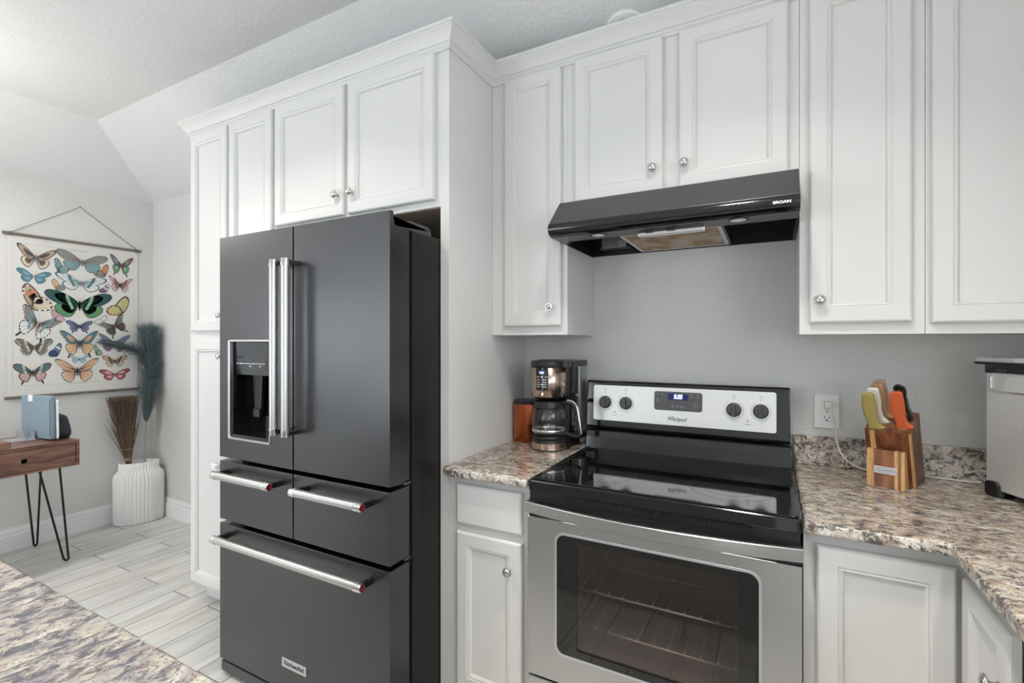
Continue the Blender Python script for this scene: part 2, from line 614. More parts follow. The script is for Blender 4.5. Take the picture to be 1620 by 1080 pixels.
def door_bm(w, h, t=0.020, rail=0.047, panel=True):
    """shaker style door, lower left at origin, back at y=0, front at y=-t"""
    bm = bmesh.new()
    prof = [(0, 0.0), (0, -t + 0.006), (0.003, -t + 0.002), (0.007, -t)]
    if panel:
        prof += [(rail - 0.003, -t), (rail - 0.001, -t + 0.003), (rail + 0.002, -t + 0.0035), (rail + 0.004, -t + 0.002), (rail + 0.008, -t + 0.004), (rail + 0.012, -t + 0.012), (rail + 0.014, -t + 0.012)]
    rings = []
    for ins, y in prof:
        rings.append([bm.verts.new(p) for p in ((ins, y, ins), (w - ins, y, ins), (w - ins, y, h - ins), (ins, y, h - ins))])
    for A, B in zip(rings[:-1], rings[1:]):
        for k in range(4):
            bm.faces.new((A[k], A[(k + 1) % 4], B[(k + 1) % 4], B[k]))
    bm.faces.new(rings[-1])
    bm.faces.new(rings[0][::-1])
    return bm


KNOBP = [(0.0, 0.0), (0.0075, 0.0), (0.0075, 0.0025), (0.005, 0.006), (0.0045, 0.013), (0.009, 0.017), (0.0145, 0.0185), (0.016, 0.0215), (0.0145, 0.0245), (0.012, 0.0245), (0.0105, 0.0265), (0.006, 0.0285), (0.0, 0.029)]


def add_knob(door, x, y, z, facing='-y'):
    bm = bmesh.new()
    rot = Matrix.Rotation(R(90), 4, 'X') if facing == '-y' else Matrix.Rotation(R(-90), 4, 'Y')
    lathe(bm, KNOBP, 24, Matrix.Translation((x, y, z)) @ rot)
    return obj('knob', bm, 'nickel', door, smooth=True)


def cab_door(parent, x0, x1, z0, z1, ydoor, knob=None, panel=True, name='door'):
    """facing -y; ydoor = front plane"""
    bm = door_bm(x1 - x0, z1 - z0, panel=panel)
    bm.transform(Matrix.Translation((x0, ydoor + 0.020, z0)))
    d = obj(name, bm, 'cab', parent)
    if knob:
        add_knob(d, knob[0], ydoor, knob[1])
    return d


def text_bm(s, size, mtx, extrude=0.0004, align='CENTER', bold=0.0):
    cu = bpy.data.curves.new('txt', 'FONT')
    cu.body = s
    cu.size = size
    cu.extrude = extrude
    cu.offset = bold
    cu.align_x = align
    cu.align_y = 'CENTER'
    cu.resolution_u = 3
    o = bpy.data.objects.new('txt', cu)
    COL.objects.link(o)
    bpy.context.view_layer.update()
    dg = bpy.context.evaluated_depsgraph_get()
    me = bpy.data.meshes.new_from_object(o.evaluated_get(dg))
    bm = bmesh.new()
    bm.from_mesh(me)
    bpy.data.objects.remove(o)
    bpy.data.curves.remove(cu)
    bpy.data.meshes.remove(me)
    bm.transform(mtx)
    return bm


def face_my(x, y, z, sx=1.0, shear=0.0):
    """matrix taking text (XY plane) to a wall facing -y at x,y,z"""
    m = Matrix.Identity(4)
    m[0][1] = shear
    return Matrix.Translation((x, y, z)) @ Matrix.Rotation(R(90), 4, 'X') @ m @ Matrix.Diagonal((sx, 1, 1, 1))


def merge(bm, other):
    me = bpy.data.meshes.new('tmp')
    other.to_mesh(me)
    other.free()
    bm.from_mesh(me)
    bpy.data.meshes.remove(me)


def copy_tree(o, parent=None):
    c = o.copy()
    COL.objects.link(c)
    if parent is not None:
        c.parent = parent
    for ch in [q for q in COL.objects if q.parent == o]:
        copy_tree(ch, c)
    return c


def struct(name, bm, m, **kw):
    return obj(name, bm, m, kind='structure', **kw)


# ==================================================================
#  ROOM SHELL
# ==================================================================
XL, XR, YF, ZW = -3.363, 1.98, -4.9, 2.46
SW = Matrix(((1, 0, 0, 0), (0, 0, 1, 0), (0, 1, 0, 0), (0, 0, 0, 1)))   # (x,y,z) -> (x,z,y)


def wall_slab(name, axis, a0, a1, t0, t1, z0, z1, holes, m):
    """wall along axis ('x' or 'y'), thickness t0..t1 on the other axis, holes = [(b0,b1,zb,zt)]"""
    bm = bmesh.new()

    def bx(p0, p1, q0, q1):
        if p1 - p0 < 1e-4 or q1 - q0 < 1e-4:
            return
        if axis == 'x':
            box(bm, p0, p1, t0, t1, q0, q1)
        else:
            box(bm, t0, t1, p0, p1, q0, q1)
    cur = a0
    for b0, b1, zb, zt in sorted(holes):
        bx(cur, b0, z0, z1)
        bx(b0, b1, z0, zb)
        bx(b0, b1, zt, z1)
        cur = b1
    bx(cur, a1, z0, z1)
    return struct(name, bm, m)


bm = bmesh.new()
box(bm, XL - 0.1, XR + 0.1, YF - 0.1, 0.1, -0.1, 0.0)
struct('floor', bm, 'floor')
wall_slab('wall_back', 'x', XL, XR, 0.0, 0.1, 0, 2.9, [], 'wall')
LW = [(-3.95, -3.05, 0.95, 1.95)]
RW = [(-2.50, -1.20, 1.10, 2.15), (-4.75, -3.10, 0.03, 2.15)]  # second opening is an unseen addition that throws daylight on the left wall
FW = [(-3.25, -1.3, 0.05, 2.2)]
wall_slab('wall_left', 'y', YF, 0.1, XL - 0.1, XL, 0, 2.9, LW, 'wall')
wall_slab('wall_right', 'y', YF, 0.1, XR, XR + 0.1, 0, 2.9, RW, 'wall')
wall_slab('wall_front', 'x', XL, XR, YF - 0.1, YF, 0, 2.9, FW, 'wall')
# ceiling: flat field with sloped margins along the back and left walls, hipped corner
bm = bmesh.new()
d = 0.598
h1 = [bm.verts.new(p) for p in ((XL + d, -d, CEIL), (XR, -d, CEIL), (XR, YF, CEIL), (XL + d, YF, CEIL))]
e1 = [bm.verts.new(p) for p in ((XL, 0, ZW), (XR, 0, ZW), (XL, YF, ZW))]
bm.faces.new(h1)
bm.faces.new((h1[0], h1[1], e1[1], e1[0]))
bm.faces.new((h1[0], e1[0], e1[2], h1[3]))
top = [bm.verts.new(p) for p in ((XL - .1, .1, 2.95), (XR + .1, .1, 2.95), (XR + .1, YF - .1, 2.95), (XL - .1, YF - .1, 2.95))]
bm.faces.new(top)
o = struct('ceiling', bm, 'ceil')
# window units: frame with muntins + pane; the third fills the added daylight opening
WINS = [('y', XL, -1, LW[0]), ('y', XR, 1, RW[0]), ('y', XR, 1, RW[1]), ('x', YF, -1, FW[0])]
for i, (ax, wpos, sgn, (b0, b1, zb, zt)) in enumerate(WINS):
    t0, t1 = sorted((wpos + sgn * 0.03, wpos + sgn * 0.08))
    m4 = Matrix.Identity(4) if ax == 'x' else Matrix(((0, 1, 0, 0), (1, 0, 0, 0), (0, 0, 1, 0), (0, 0, 0, 1)))
    bm = bmesh.new()
    hole_plate(bm, [(b0, zb), (b1, zb), (b1, zt), (b0, zt)], [(b0 + .05, zb + .05), (b1 - .05, zb + .05), (b1 - .05, zt - .05), (b0 + .05, zt - .05)], t0, t1, 0, m4)
    nx = max(2, round((b1 - b0) / 0.45))
    for k in range(1, nx):
        x = b0 + (b1 - b0) * k / nx
        box(bm, x - .012, x + .012, t0 + .01, t1 - .01, zb + .05, zt - .05, 0, m4)
    for k in range(1, 3):
        z = zb + (zt - zb) * k / 3
        box(bm, b0 + .05, b1 - .05, t0 + .012, t1 - .012, z - .012, z + .012, 0, m4)
    w = struct('window_%d' % (i + 1), bm, 'trimw')
    bm = bmesh.new()
    box(bm, b0 + .04, b1 - .04, (t0 + t1) / 2 - .002, (t0 + t1) / 2 + .002, zb + .04, zt - .04, 0, m4)
    obj('pane', bm, 'winglass', w)

BBP = [(0, 0), (0.014, 0), (0.014, 0.095), (0.010, 0.105), (0.010, 0.122), (0.006, 0.132), (0.004, 0.145), (0, 0.145)]
bm = bmesh.new()
prism(bm, [(XL + a, z) for a, z in BBP], 'y', YF, 0.0)
struct('baseboard_left', bm, 'trimw')
bm = bmesh.new()
prism(bm, [(-a, z) for a, z in BBP], 'x', XL, -1.702)
struct('baseboard_back', bm, 'trimw')

# ==================================================================
#  CABINETRY
# ==================================================================
pan = thing('pantry_cabinet', 'tall narrow white pantry cabinet with two stacked rows of doors left of the fridge', 'cabinet', (-1.70, 0, 0))
bm = bmesh.new()
box(bm, -1.70, -1.02, -0.606, -0.002, 0.10, 2.437)
obj('body', bm, 'cab', pan, bevel=0.001)
bm = bmesh.new()
box(bm, -1.68, -1.03, -0.535, -0.01, 0.0, 0.10)
obj('toe_kick', bm, 'cab', pan)
cab_door(pan, -1.672, -1.362, 1.406, 2.413, -0.626, (-1.394, 1.483))
cab_door(pan, -1.344, -1.023, 1.406, 2.413, -0.626, (-1.316, 1.483))
pd = cab_door(pan, -1.672, -1.362, 0.120, 1.359, -0.626, (-1.394, 1.282))
cab_door(pan, -1.344, -1.023, 0.120, 1.359, -0.626, (-1.316, 1.282))
bm = bmesh.new()
box(bm, -1.475, -1.425, -0.634, -0.626, 0.722, 0.748)
box(bm, -1.45, -1.418, -0.645, -0.626, 0.726, 0.744)
obj('child_latch', bm, 'white', pd, bevel=0.002, label='white child safety latch')

fc = thing('over_fridge_cabinet', 'white two-door cabinet above the dark refrigerator', 'cabinet', (-1.02, 0, 1.847))
bm = bmesh.new()
box(bm, -1.02, -0.085, -0.606, -0.002, 1.850, 2.437)
obj('body', bm, 'cab', fc)
bm = bmesh.new()
box(bm, -1.02, -0.085, -0.600, -0.004, 1.847, 1.850)
obj('underside', bm, 'cab_in', fc, label='unpainted brown underside')
cab_door(fc, -1.000, -0.565, 1.874, 2.411, -0.626, (-0.595, 1.958))
cab_door(fc, -0.541, -0.104, 1.874, 2.411, -0.626, (-0.512, 1.958))

bm = bmesh.new()
box(bm, -0.085, -0.046, -0.606, -0.002, 0.0, 2.437)
tag(obj('cabinet_end_panel', bm, 'cab', bevel=0.001), 'tall white end panel between the fridge and the coffee counter', 'panel')

uc = thing('narrow_wall_cabinet', 'narrow single-door white wall cabinet above the coffee maker', 'cabinet', (-0.045, 0, 1.38))
bm = bmesh.new()
box(bm, -0.045, 0.291, -0.301, -0.002, 1.380, 2.437)
obj('body', bm, 'cab', uc, bevel=0.001)
cab_door(uc, 0.020, 0.270, 1.414, 2.415, -0.321, (0.232, 1.488))

hc = thing('over_hood_cabinet', 'short white two-door wall cabinet directly above the range hood', 'cabinet', (0.292, 0, 1.86))
bm = bmesh.new()
box(bm, 0.292, 1.059, -0.301, -0.002, 1.866, 2.437)
obj('body', bm, 'cab', hc)
cab_door(hc, 0.325, 0.651, 1.879, 2.420, -0.321, (0.619, 1.957))
cab_door(hc, 0.704, 1.030, 1.879, 2.417, -0.321, (0.724, 1.957))

rc = thing('tall_wall_cabinet', 'white single-door wall cabinet right of the hood, above the power outlet', 'cabinet', (1.060, 0, 1.38))
bm = bmesh.new()
box(bm, 1.060, 1.363, -0.301, -0.002, 1.376, 2.437)
obj('body', bm, 'cab', rc, bevel=0.001)
cab_door(rc, 1.086, 1.332, 1.410, 2.415, -0.321, (1.112, 1.478))

kc = thing('corner_wall_cabinet', 'white wall cabinet in the corner above the stainless countertop appliance, at the right edge', 'cabinet', (1.364, 0, 1.38))
bm = bmesh.new()
box(bm, 1.364, 1.976, -0.301, -0.002, 1.376, 2.437)
obj('body', bm, 'cab', kc, bevel=0.001)
cab_door(kc, 1.375, 1.940, 1.405, 2.415, -0.321, (1.905, 1.478))

# crown moulding swept along the cabinet tops
CR = [(0.0, 2.414), (0.006, 2.414), (0.006, 2.424), (0.011, 2.428), (0.011, 2.436), (0.006, 2.438), (0.012, 2.441), (0.017, 2.449), (0.025, 2.461), (0.034, 2.472), (0.040, 2.477), (0.040, 2.482), (0.044, 2.484), (0.044, 2.496), (0.0, 2.496)]
path = [(-1.7005, -0.002), (-1.7005, -0.6065), (-0.0455, -0.6065), (-0.0455, -0.3015), (1.977, -0.3015)]
bm = bmesh.new()
nrm = [(-1, 0), (0, -1), (1, 0), (0, -1)]
rings = []
for i, (px, py) in enumerate(path):
    na = nrm[max(i - 1, 0)]
    nb = nrm[min(i, 3)]
    off = (na[0] + nb[0], na[1] + nb[1]) if na != nb else na
    rings.append([bm.verts.new((px + off[0] * a, py + off[1] * a, z)) for a, z in CR])
n = len(CR)
for A, B in zip(rings[:-1], rings[1:]):
    for k in range(n):
        bm.faces.new((A[k], A[(k + 1) % n], B[(k + 1) % n], B[k]))
bm.faces.new(rings[0])
bm.faces.new(rings[-1])
tag(obj('crown_moulding', bm, 'cab'), 'white crown moulding running along the tops of all upper cabinets', 'moulding')

# white vent duct from cabinet top into the sloped ceiling
vd = thing('vent_duct', 'white round duct rising behind the crown moulding into the ceiling', 'duct', (0.49, -0.175, 2.437))
bm = bmesh.new()
lathe(bm, [(0, 0.0), (0.066, 0.0), (0.066, 0.30), (0, 0.30)], 40, Matrix.Translation((0.49, -0.175, 2.438)))
obj('pipe', bm, 'white', vd, smooth=True)
bm = bmesh.new()
slope = math.atan2(CEIL - ZW, 0.598)
ry = Matrix.Translation((0.49, -0.175, ZW + 0.175 * math.tan(slope))) @ Matrix.Rotation(-slope, 4, 'X')
lathe(bm, [(0.066, -0.012), (0.082, -0.010), (0.088, -0.003), (0.088, 0.004), (0.066, 0.004)], 40, ry, 0, 1.0, 1.13)
obj('collar', bm, 'white', vd, smooth=True, label='ragged white sealing collar')

# ---- base cabinets
lb = thing('narrow_base_cabinet', 'narrow white base cabinet with one drawer and one door left of the stove', 'cabinet', (-0.045, 0, 0))
bm = bmesh.new()
box(bm, -0.045, 0.290, -0.606, -0.002, 0.10, 0.881)
obj('body', bm, 'cab', lb)
bm = bmesh.new()
box(bm, -0.045, 0.290, -0.54, -0.01, 0.0, 0.10)
obj('toe_kick', bm, 'cab', lb)
cab_door(lb, -0.002, 0.257, 0.712, 0.851, -0.626, None, False, 'drawer')
cab_door(lb, -0.002, 0.257, 0.130, 0.684, -0.626, (0.214, 0.592))

cb = thing('corner_base_cabinet', 'white corner base cabinet with two hinged doors meeting right of the stove', 'cabinet', (1.055, 0, 0))
bm = bmesh.new()
prism(bm, [(1.056, -0.002), (1.976, -0.002), (1.976, -0.895), (1.380, -0.895), (1.380, -0.606), (1.056, -0.606)], 'z', 0.10, 0.881)
obj('body', bm, 'cab', cb)
bm = bmesh.new()
prism(bm, [(1.056, -0.01), (1.97, -0.01), (1.97, -0.895), (1.446, -0.895), (1.446, -0.54), (1.056, -0.54)], 'z', 0.0, 0.10)
obj('toe_kick', bm, 'cab', cb)
cab_door(cb, 1.083, 1.3505, 0.130, 0.848, -0.626)
bm = door_bm(0.238, 0.832 - 0.130)
bm.transform(Matrix.Translation((1.3740, -0.6295, 0.130)) @ Matrix.Rotation(R(-90), 4, 'Z'))
dd = obj('door', bm, 'cab', cb)
add_knob(dd, 1.3540, -0.838, 0.722, '-x')

rb = thing('side_base_cabinet', 'white base cabinet under the right-hand counter run, beyond the corner doors', 'cabinet', (1.38, -0.9, 0))
bm = bmesh.new()
box(bm, 1.380, 1.976, -3.0, -0.897, 0.10, 0.881)
obj('body', bm, 'cab', rb)
bm = bmesh.new()
box(bm, 1.446, 1.97, -3.0, -0.897, 0.0, 0.10)
obj('toe_kick', bm, 'cab', rb)
for k in range(4):
    y0 = -0.93 - 0.52 * k
    bm = door_bm(0.49, 0.56)
    bm.transform(Matrix.Translation((1.380, y0, 0.130)) @ Matrix.Rotation(R(-90), 4, 'Z'))
    dd = obj('door', bm, 'cab', rb)
    add_knob(dd, 1.360, y0 - 0.45, 0.64, '-x')
    bm = door_bm(0.49, 0.13, panel=False)
    bm.transform(Matrix.Translation((1.380, y0, 0.718)) @ Matrix.Rotation(R(-90), 4, 'Z'))
    obj('drawer', bm, 'cab', rb)

pb = thing('island_base_cabinet', 'white island base cabinet beneath the foreground granite slab', 'cabinet', (-0.1, -2.1, 0))
bm = bmesh.new()
box(bm, -1.05, 1.00, -2.45, -1.71, 0.0, 0.879)
obj('body', bm, 'cab', pb)


def slab(name, pts, z0, z1, mtop, label, r=0.010):
    bm = bmesh.new()
    prism(bm, pts, 'z', z0, z1)
    bm.normal_update()
    for f in bm.faces:
        f.material_index = 0 if abs(f.normal.z) > 0.7 else 1
    o = obj(name, bm, [mtop, 'granite_e'], bevel=r, seg=4)
    return tag(o, label, 'countertop')


slab('granite_countertop', [(-0.0455, -0.001), (0.2905, -0.001), (0.2905, -0.6585), (-0.030, -0.6585), (-0.0455, -0.645)], 0.8815, 0.914, 'granite', 'speckled granite counter section under the coffee maker, left of the stove')
ct = slab('granite_countertop', [(1.0555, -0.001), (1.978, -0.001), (1.978, -3.0), (1.330, -3.0), (1.330, -0.6585), (1.0555, -0.6585)], 0.8815, 0.914, 'granite', 'L-shaped speckled granite counter under the knife block, right of the stove')
bm = bmesh.new()
box(bm, 1.0555, 1.978, -0.0205, -0.0005, 0.914, 1.018)
box(bm, 1.958, 1.978, -1.2, -0.021, 0.914, 1.018)
obj('backsplash', bm, 'granite_e', ct, bevel=0.004, label='low granite backsplash strip')
slab('granite_countertop', [(-1.20, -1.672), (1.05, -1.672), (1.05, -2.60), (-1.20, -2.60)], 0.8795, 0.914, 'granite_y', 'pale streaked granite island top in the bottom left foreground', 0.004)

# ==================================================================
#  RANGE HOOD
# ==================================================================
hd = thing('range_hood', 'black and dark steel range hood under the cabinet, over the stove', 'range hood', (0.673, 0, 1.722))
HX0, HX1 = 0.293, 1.055
bm = bmesh.new()
front = [(-0.385, 1.864), (-0.484, 1.766), (-0.478, 1.762), (-0.380, 1.858)]
prism(bm, front, 'x', HX0, HX1)
box(bm, HX0, HX1, -0.384, -0.003, 1.856, 1.8655)
obj('sloped_panel', bm, 'bsteel_h', hd, bevel=0.001, label='dark steel sloped front panel')
bm = bmesh.new()
fr = [(-0.484, 1.7655), (-0.4905, 1.757), (-0.4915, 1.745), (-0.486, 1.734), (-0.474, 1.7265), (-0.460, 1.7225), (-0.460, 1.728), (-0.478, 1.738), (-0.480, 1.757), (-0.478, 1.7615)]
prism(bm, fr, 'x', HX0, HX1)
obj('front_lip', bm, 'blkg', hd, smooth=True, label='glossy black rounded lip')
for x in (HX0, HX1 - 0.004):
    bm = bmesh.new()
    prism(bm, [(-0.003, 1.722), (-0.455, 1.722), (-0.483, 1.735), (-0.486, 1.762), (-0.386, 1.862), (-0.003, 1.862)], 'x', x, x + 0.004)
    obj('side_panel', bm, 'blk', hd)
bm = bmesh.new()
box(bm, HX0 + .004, HX1 - .004, -0.458, -0.372, 1.722, 1.7255)
box(bm, HX0 + .004, HX0 + .030, -0.372, -0.34, 1.722, 1.7255)
obj('light_strip', bm, 'mgrey', hd)
bm = bmesh.new()
box(bm, HX0 + .004, HX1 - .004, -0.372, -0.005, 1.79, 1.795)
box(bm, HX0 + .004, HX1 - .004, -0.008, -0.004, 1.724, 1.79)
box(bm, HX0 + .004, HX1 - .004, -0.3735, -0.3715, 1.7255, 1.79)
obj('inner_housing', bm, 'blk', hd)
bm = bmesh.new()
hole_plate(bm, [(0.51, -0.366), (0.842, -0.366), (0.842, -0.028), (0.51, -0.028)], [(0.522, -0.354), (0.830, -0.354), (0.830, -0.040), (0.522, -0.040)], 1.724, 1.733, 0, SW)
fl = obj('filter_frame', bm, 'alu', hd, label='aluminium filter frame')
bm = bmesh.new()
box(bm, 0.522, 0.830, -0.354, -0.040, 1.7255, 1.731)
box(bm, 0.66, 0.675, -0.352, -0.330, 1.7235, 1.7256, 1)
obj('filter_mesh', bm, ['filter', 'sticker'], fl, label='grease-stained brown filter mesh')
for x in (0.505, 0.842):
    bm = bmesh.new()
    box(bm, x, x + 0.006, -0.37, -0.01, 1.728, 1.79)
    obj('divider', bm, 'blk', hd)
for x in (0.458, 0.895):
    bm = bmesh.new()
    lathe(bm, [(0.030, 0.0), (0.030, -0.003), (0.024, -0.003), (0.023, 0.0)], 32, Matrix.Translation((x, -0.432, 1.722)))
    lb_ = obj('lamp_trim', bm, 'blk', hd, smooth=True)
    bm = bmesh.new()
    lathe(bm, [(0, -0.0045), (0.012, -0.004), (0.024, -0.001), (0.024, 0.0)], 32, Matrix.Translation((x, -0.432, 1.7215)))
    obj('lens', bm, 'white', lb_, smooth=True, label='pale unlit lamp lens')
bm = bmesh.new()
rplate(bm, 0.592, 0.800, 1.702, 1.7215, -0.428, -0.408, 0.004)
sw = obj('light_bar', bm, 'chrome', hd, bevel=0.002, label='chrome control bar')
bm = bmesh.new()
for x in (0.630, 0.700):
    prism(bm, [(x - 0.012, 1.7115), (x + 0.010, 1.7115), (x + 0.017, 1.7155), (x + 0.010, 1.7195), (x - 0.012, 1.7195), (x - 0.018, 1.7155)], 'y', -0.434, -0.4285)
box(bm, 0.594, 0.798, -0.4295, -0.4280, 1.7135, 1.7175)
obj('slider', bm, 'blk', sw)
bm = bmesh.new()
box(bm, 0.345, 0.475, -0.088, -0.010, 1.740, 1.789)
obj('wiring_box', bm, 'blk', hd)
bm = bmesh.new()
box(bm, 0.362, 0.462, -0.0895, -0.0882, 1.7415, 1.7860)
st = obj('rating_label', bm, 'sticker', hd, label='grey printed rating label')
bm = bmesh.new()
for k in range(8):
    zz = 1.7835 - 0.0050 * k
    x = 0.366
    lim = 0.458 if k < 3 else 0.432
    while x < lim - .004:
        w_ = random.uniform(0.003, 0.010)
        box(bm, x, min(x + w_, lim), -0.0900, -0.0894, zz - .0026, zz)
        x += w_ + 0.002
obj('print', bm, 'ink', st)
obj('logo', text_bm('BROAN', 0.0125, Matrix.Translation((1.010, -0.4925, 1.745)) @ Matrix.Rotation(R(90), 4, 'X') @ Matrix.Diagonal((1.05, 0.80, 1, 1)), 0.0006, bold=0.0007), 'paper', hd, label='white brand lettering')

# ==================================================================
#  REFRIGERATOR
# ==================================================================
fg = thing('refrigerator', 'black stainless five-door refrigerator with silver bar handles', 'refrigerator', (-0.54, -0.42, 0))
FX0, FX1, FM = -0.993, -0.088, -0.5455
FYD, FYB = -0.8735, -0.780
bm = bmesh.new()
box(bm, FX0 + 0.004, FX1, -0.760, -0.05, 0.055, 1.730)
obj('body', bm, 'fr_side', fg, bevel=0.004, label='textured black side and carcass')
bm = bmesh.new()
box(bm, FX0 + 0.02, FX1 - 0.01, -0.790, -0.755, 0.09, 1.70)
obj('gasket', bm, 'gap', fg)


def bar_handle(parent, p0, p1, r, attach_y, ends_red=False, inset=0.03):
    """bar along x or z, with machined end caps, brackets back to the door and optional red medallion"""
    p0, p1 = Vector(p0), Vector(p1)
    dv = (p1 - p0).normalized()
    capl = 0.026
    bm = bmesh.new()
    tube(bm, [p0 + dv * capl, p1 - dv * capl], r, 28)
    bar = obj('handle', bm, 'handle', parent, smooth=True, label='silver bar handle')
    for q, s in ((p0, 1), (p1, -1)):
        bm = bmesh.new()
        a = dv * s
        tube(bm, [q, q + a * 0.002, q + a * 0.006, q + a * 0.0065, q + a * 0.012, q + a * 0.0125, q + a * 0.018, q + a * 0.0185, q + a * capl], r, 28,
             radii=[r * 0.9, r * 1.06, r * 1.06, r * 0.97, r * 0.97, r * 1.06, r * 1.06, r * 1.12, r * 1.12])
        obj('end_cap', bm, 'chrome', bar, smooth=True)
        bm = bmesh.new()
        c = q + a * 0.012
        hw = 0.0075
        if abs(dv.x) > 0.5:
            box(bm, c.x - hw, c.x + hw, c.y, attach_y, c.z - r * 0.72, c.z + r * 0.72)
        else:
            box(bm, c.x - r * 0.72, c.x + r * 0.72, c.y, attach_y, c.z - hw, c.z + hw)
        obj('bracket', bm, 'dchrome', bar, bevel=0.002)
    if ends_red:
        bm = bmesh.new()
        rot = Matrix.Translation(p1) @ Matrix.Rotation(R(90), 4, 'Y')
        lathe(bm, [(r * 0.80, -0.001), (r * 0.80, 0.0015), (r * 0.55, 0.0022), (r * 0.45, 0.0012), (0, 0.001)], 28, rot)
        obj('medallion', bm, 'red', bar, smooth=True, label='red end medallion')
    return bar


# right upper door
bm = bmesh.new()
prism(bm, [(FYD, 0.889), (FYD, 1.7735), (FYD + 0.018, 1.7735), (FYD + 0.018, 1.729), (FYB, 1.727), (FYB, 0.892), (FYB - 0.02, 0.892), (FYB - 0.024, 0.886)], 'x', FM + 0.003, -0.0845)
rd = obj('right_door', bm, 'bsteel', fg, bevel=0.0015)
bar_handle(rd, (-0.513, -0.930, 1.019), (-0.513, -0.930, 1.646), 0.0145, FYD)
# left upper door with dispenser opening
DX0, DX1, DZ0, DZ1 = -0.935, -0.672, 0.966, 1.360
bm = bmesh.new()
n6 = 6
hole_plate(bm, ring_outline(FX0, FM - 0.003, 0.889, 1.729), rrect(DX0 + .004, DX1 - .004, DZ0 + .004, DZ1 - .004, 0.006), FYD, FYB)
box(bm, FX0, FM - 0.003, FYD, FYD + 0.018, 1.729, 1.7735)
ld = obj('left_door', bm, 'bsteel', fg)
bar_handle(ld, (-0.577, -0.930, 1.019), (-0.577, -0.930, 1.646), 0.0145, FYD)
bm = bmesh.new()
hole_plate(bm, rrect(DX0, DX1, DZ0, DZ1, 0.010), rrect(DX0 + .013, DX1 - .006, DZ0 + .008, DZ1 - .006, 0.006), FYD - 0.004, FYD + 0.014)
dp = obj('dispenser_frame', bm, 'handle', ld, bevel=0.0015, label='bright chrome frame around the dispenser')
ix0, ix1, iz0, iz1 = DX0 + .013, DX1 - .006, DZ0 + .008, DZ1 - .006
bm = bmesh.new()
yb = -0.792
box(bm, ix0 - .002, ix0 + .002, FYD + 0.01, yb, iz0, iz1)
box(bm, ix1 - .002, ix1 + .002, FYD + 0.01, yb, iz0, iz1)
box(bm, ix0, ix1, yb, yb + .004, iz0, iz1)
box(bm, ix0, ix1, FYD + 0.01, yb, iz1 - .004, iz1)
box(bm, ix0, ix1, FYD + 0.004, yb, iz0 - .002, iz0 + .012)
obj('dispenser_well', bm, 'blkg', ld)
bm = bmesh.new()
prism(bm, [(FYD + 0.016, iz1), (FYD + 0.020, 1.262), (FYD + 0.026, 1.222), (FYD + 0.05, 1.222), (FYD + 0.05, iz1)], 'x', ix0 + .001, ix1 - .001)
cp = obj('control_panel', bm, 'screen', ld)
bm = bmesh.new()
x = ix0 + .012
while x < ix1 - 0.05:
    w_ = random.uniform(0.008, 0.024)
    box(bm, x, x + w_, FYD + 0.0185, FYD + 0.0195, 1.2655, 1.2685)
    x += w_ + 0.007
for x in (ix0 + .09, ix0 + .15):
    box(bm, x, x + 0.016, FYD + 0.0185, FYD + 0.0195, 1.256, 1.258)
obj('icon_row', bm, 'paper', cp, label='row of tiny white icons')
bm = bmesh.new()
prism(bm, [(ix0 + .055, 1.222), (ix0 + .115, 1.222), (ix0 + .105, 1.075), (ix0 + .065, 1.075)], 'y', -0.815, -0.800)
box(bm, ix0 + .065, ix0 + .105, -0.822, -0.805, 1.05, 1.085)
obj('paddle', bm, 'blk', ld, bevel=0.003)
bm = bmesh.new()
tube(bm, [(ix0 + .015, -0.852, 1.292), (ix0 + .05, -0.852, 1.292), (ix0 + .055, -0.852, 1.300)], 0.004, 8)
obj('latch', bm, 'blk', ld)
bm = bmesh.new()
box(bm, ix0 + .19, ix0 + .215, -0.856, -0.850, 1.245, 1.30)
obj('nozzle', bm, 'blk', ld)
# drawers
for nm, x0, x1, z0, z1, hz in (('left_drawer', FX0, FM - .003, 0.637, 0.8725, 0.8325), ('right_drawer', FM + .003, -0.0845, 0.637, 0.8725, 0.8325), ('freezer_drawer', FX0, -0.0845, 0.072, 0.620, 0.5800)):
    bm = bmesh.new()
    box(bm, x0, x1, FYD, FYB, z0, z1)
    dr = obj(nm, bm, 'bsteel', fg, bevel=0.0015)
    if nm == 'left_drawer':
        a, b_ = -0.945, -0.600
    elif nm == 'right_drawer':
        a, b_ = -0.482, -0.147
    else:
        a, b_ = -0.945, -0.147
    bar_handle(dr, (a, -0.930, hz), (b_, -0.930, hz), 0.0145, FYD, True)
    if nm == 'freezer_drawer':
        bm = bmesh.new()
        rplate(bm, -0.604, -0.474, 0.161, 0.194, FYD - 0.003, FYD, 0.002)
        bd = obj('badge', bm, 'alu', dr, bevel=0.0006, label='silver brand badge')
        obj('lettering', text_bm('KitchenAid', 0.0235, face_my(-0.539, FYD - 0.0034, 0.1785, 1.0), 0.0004, bold=0.0003), 'ink', bd)
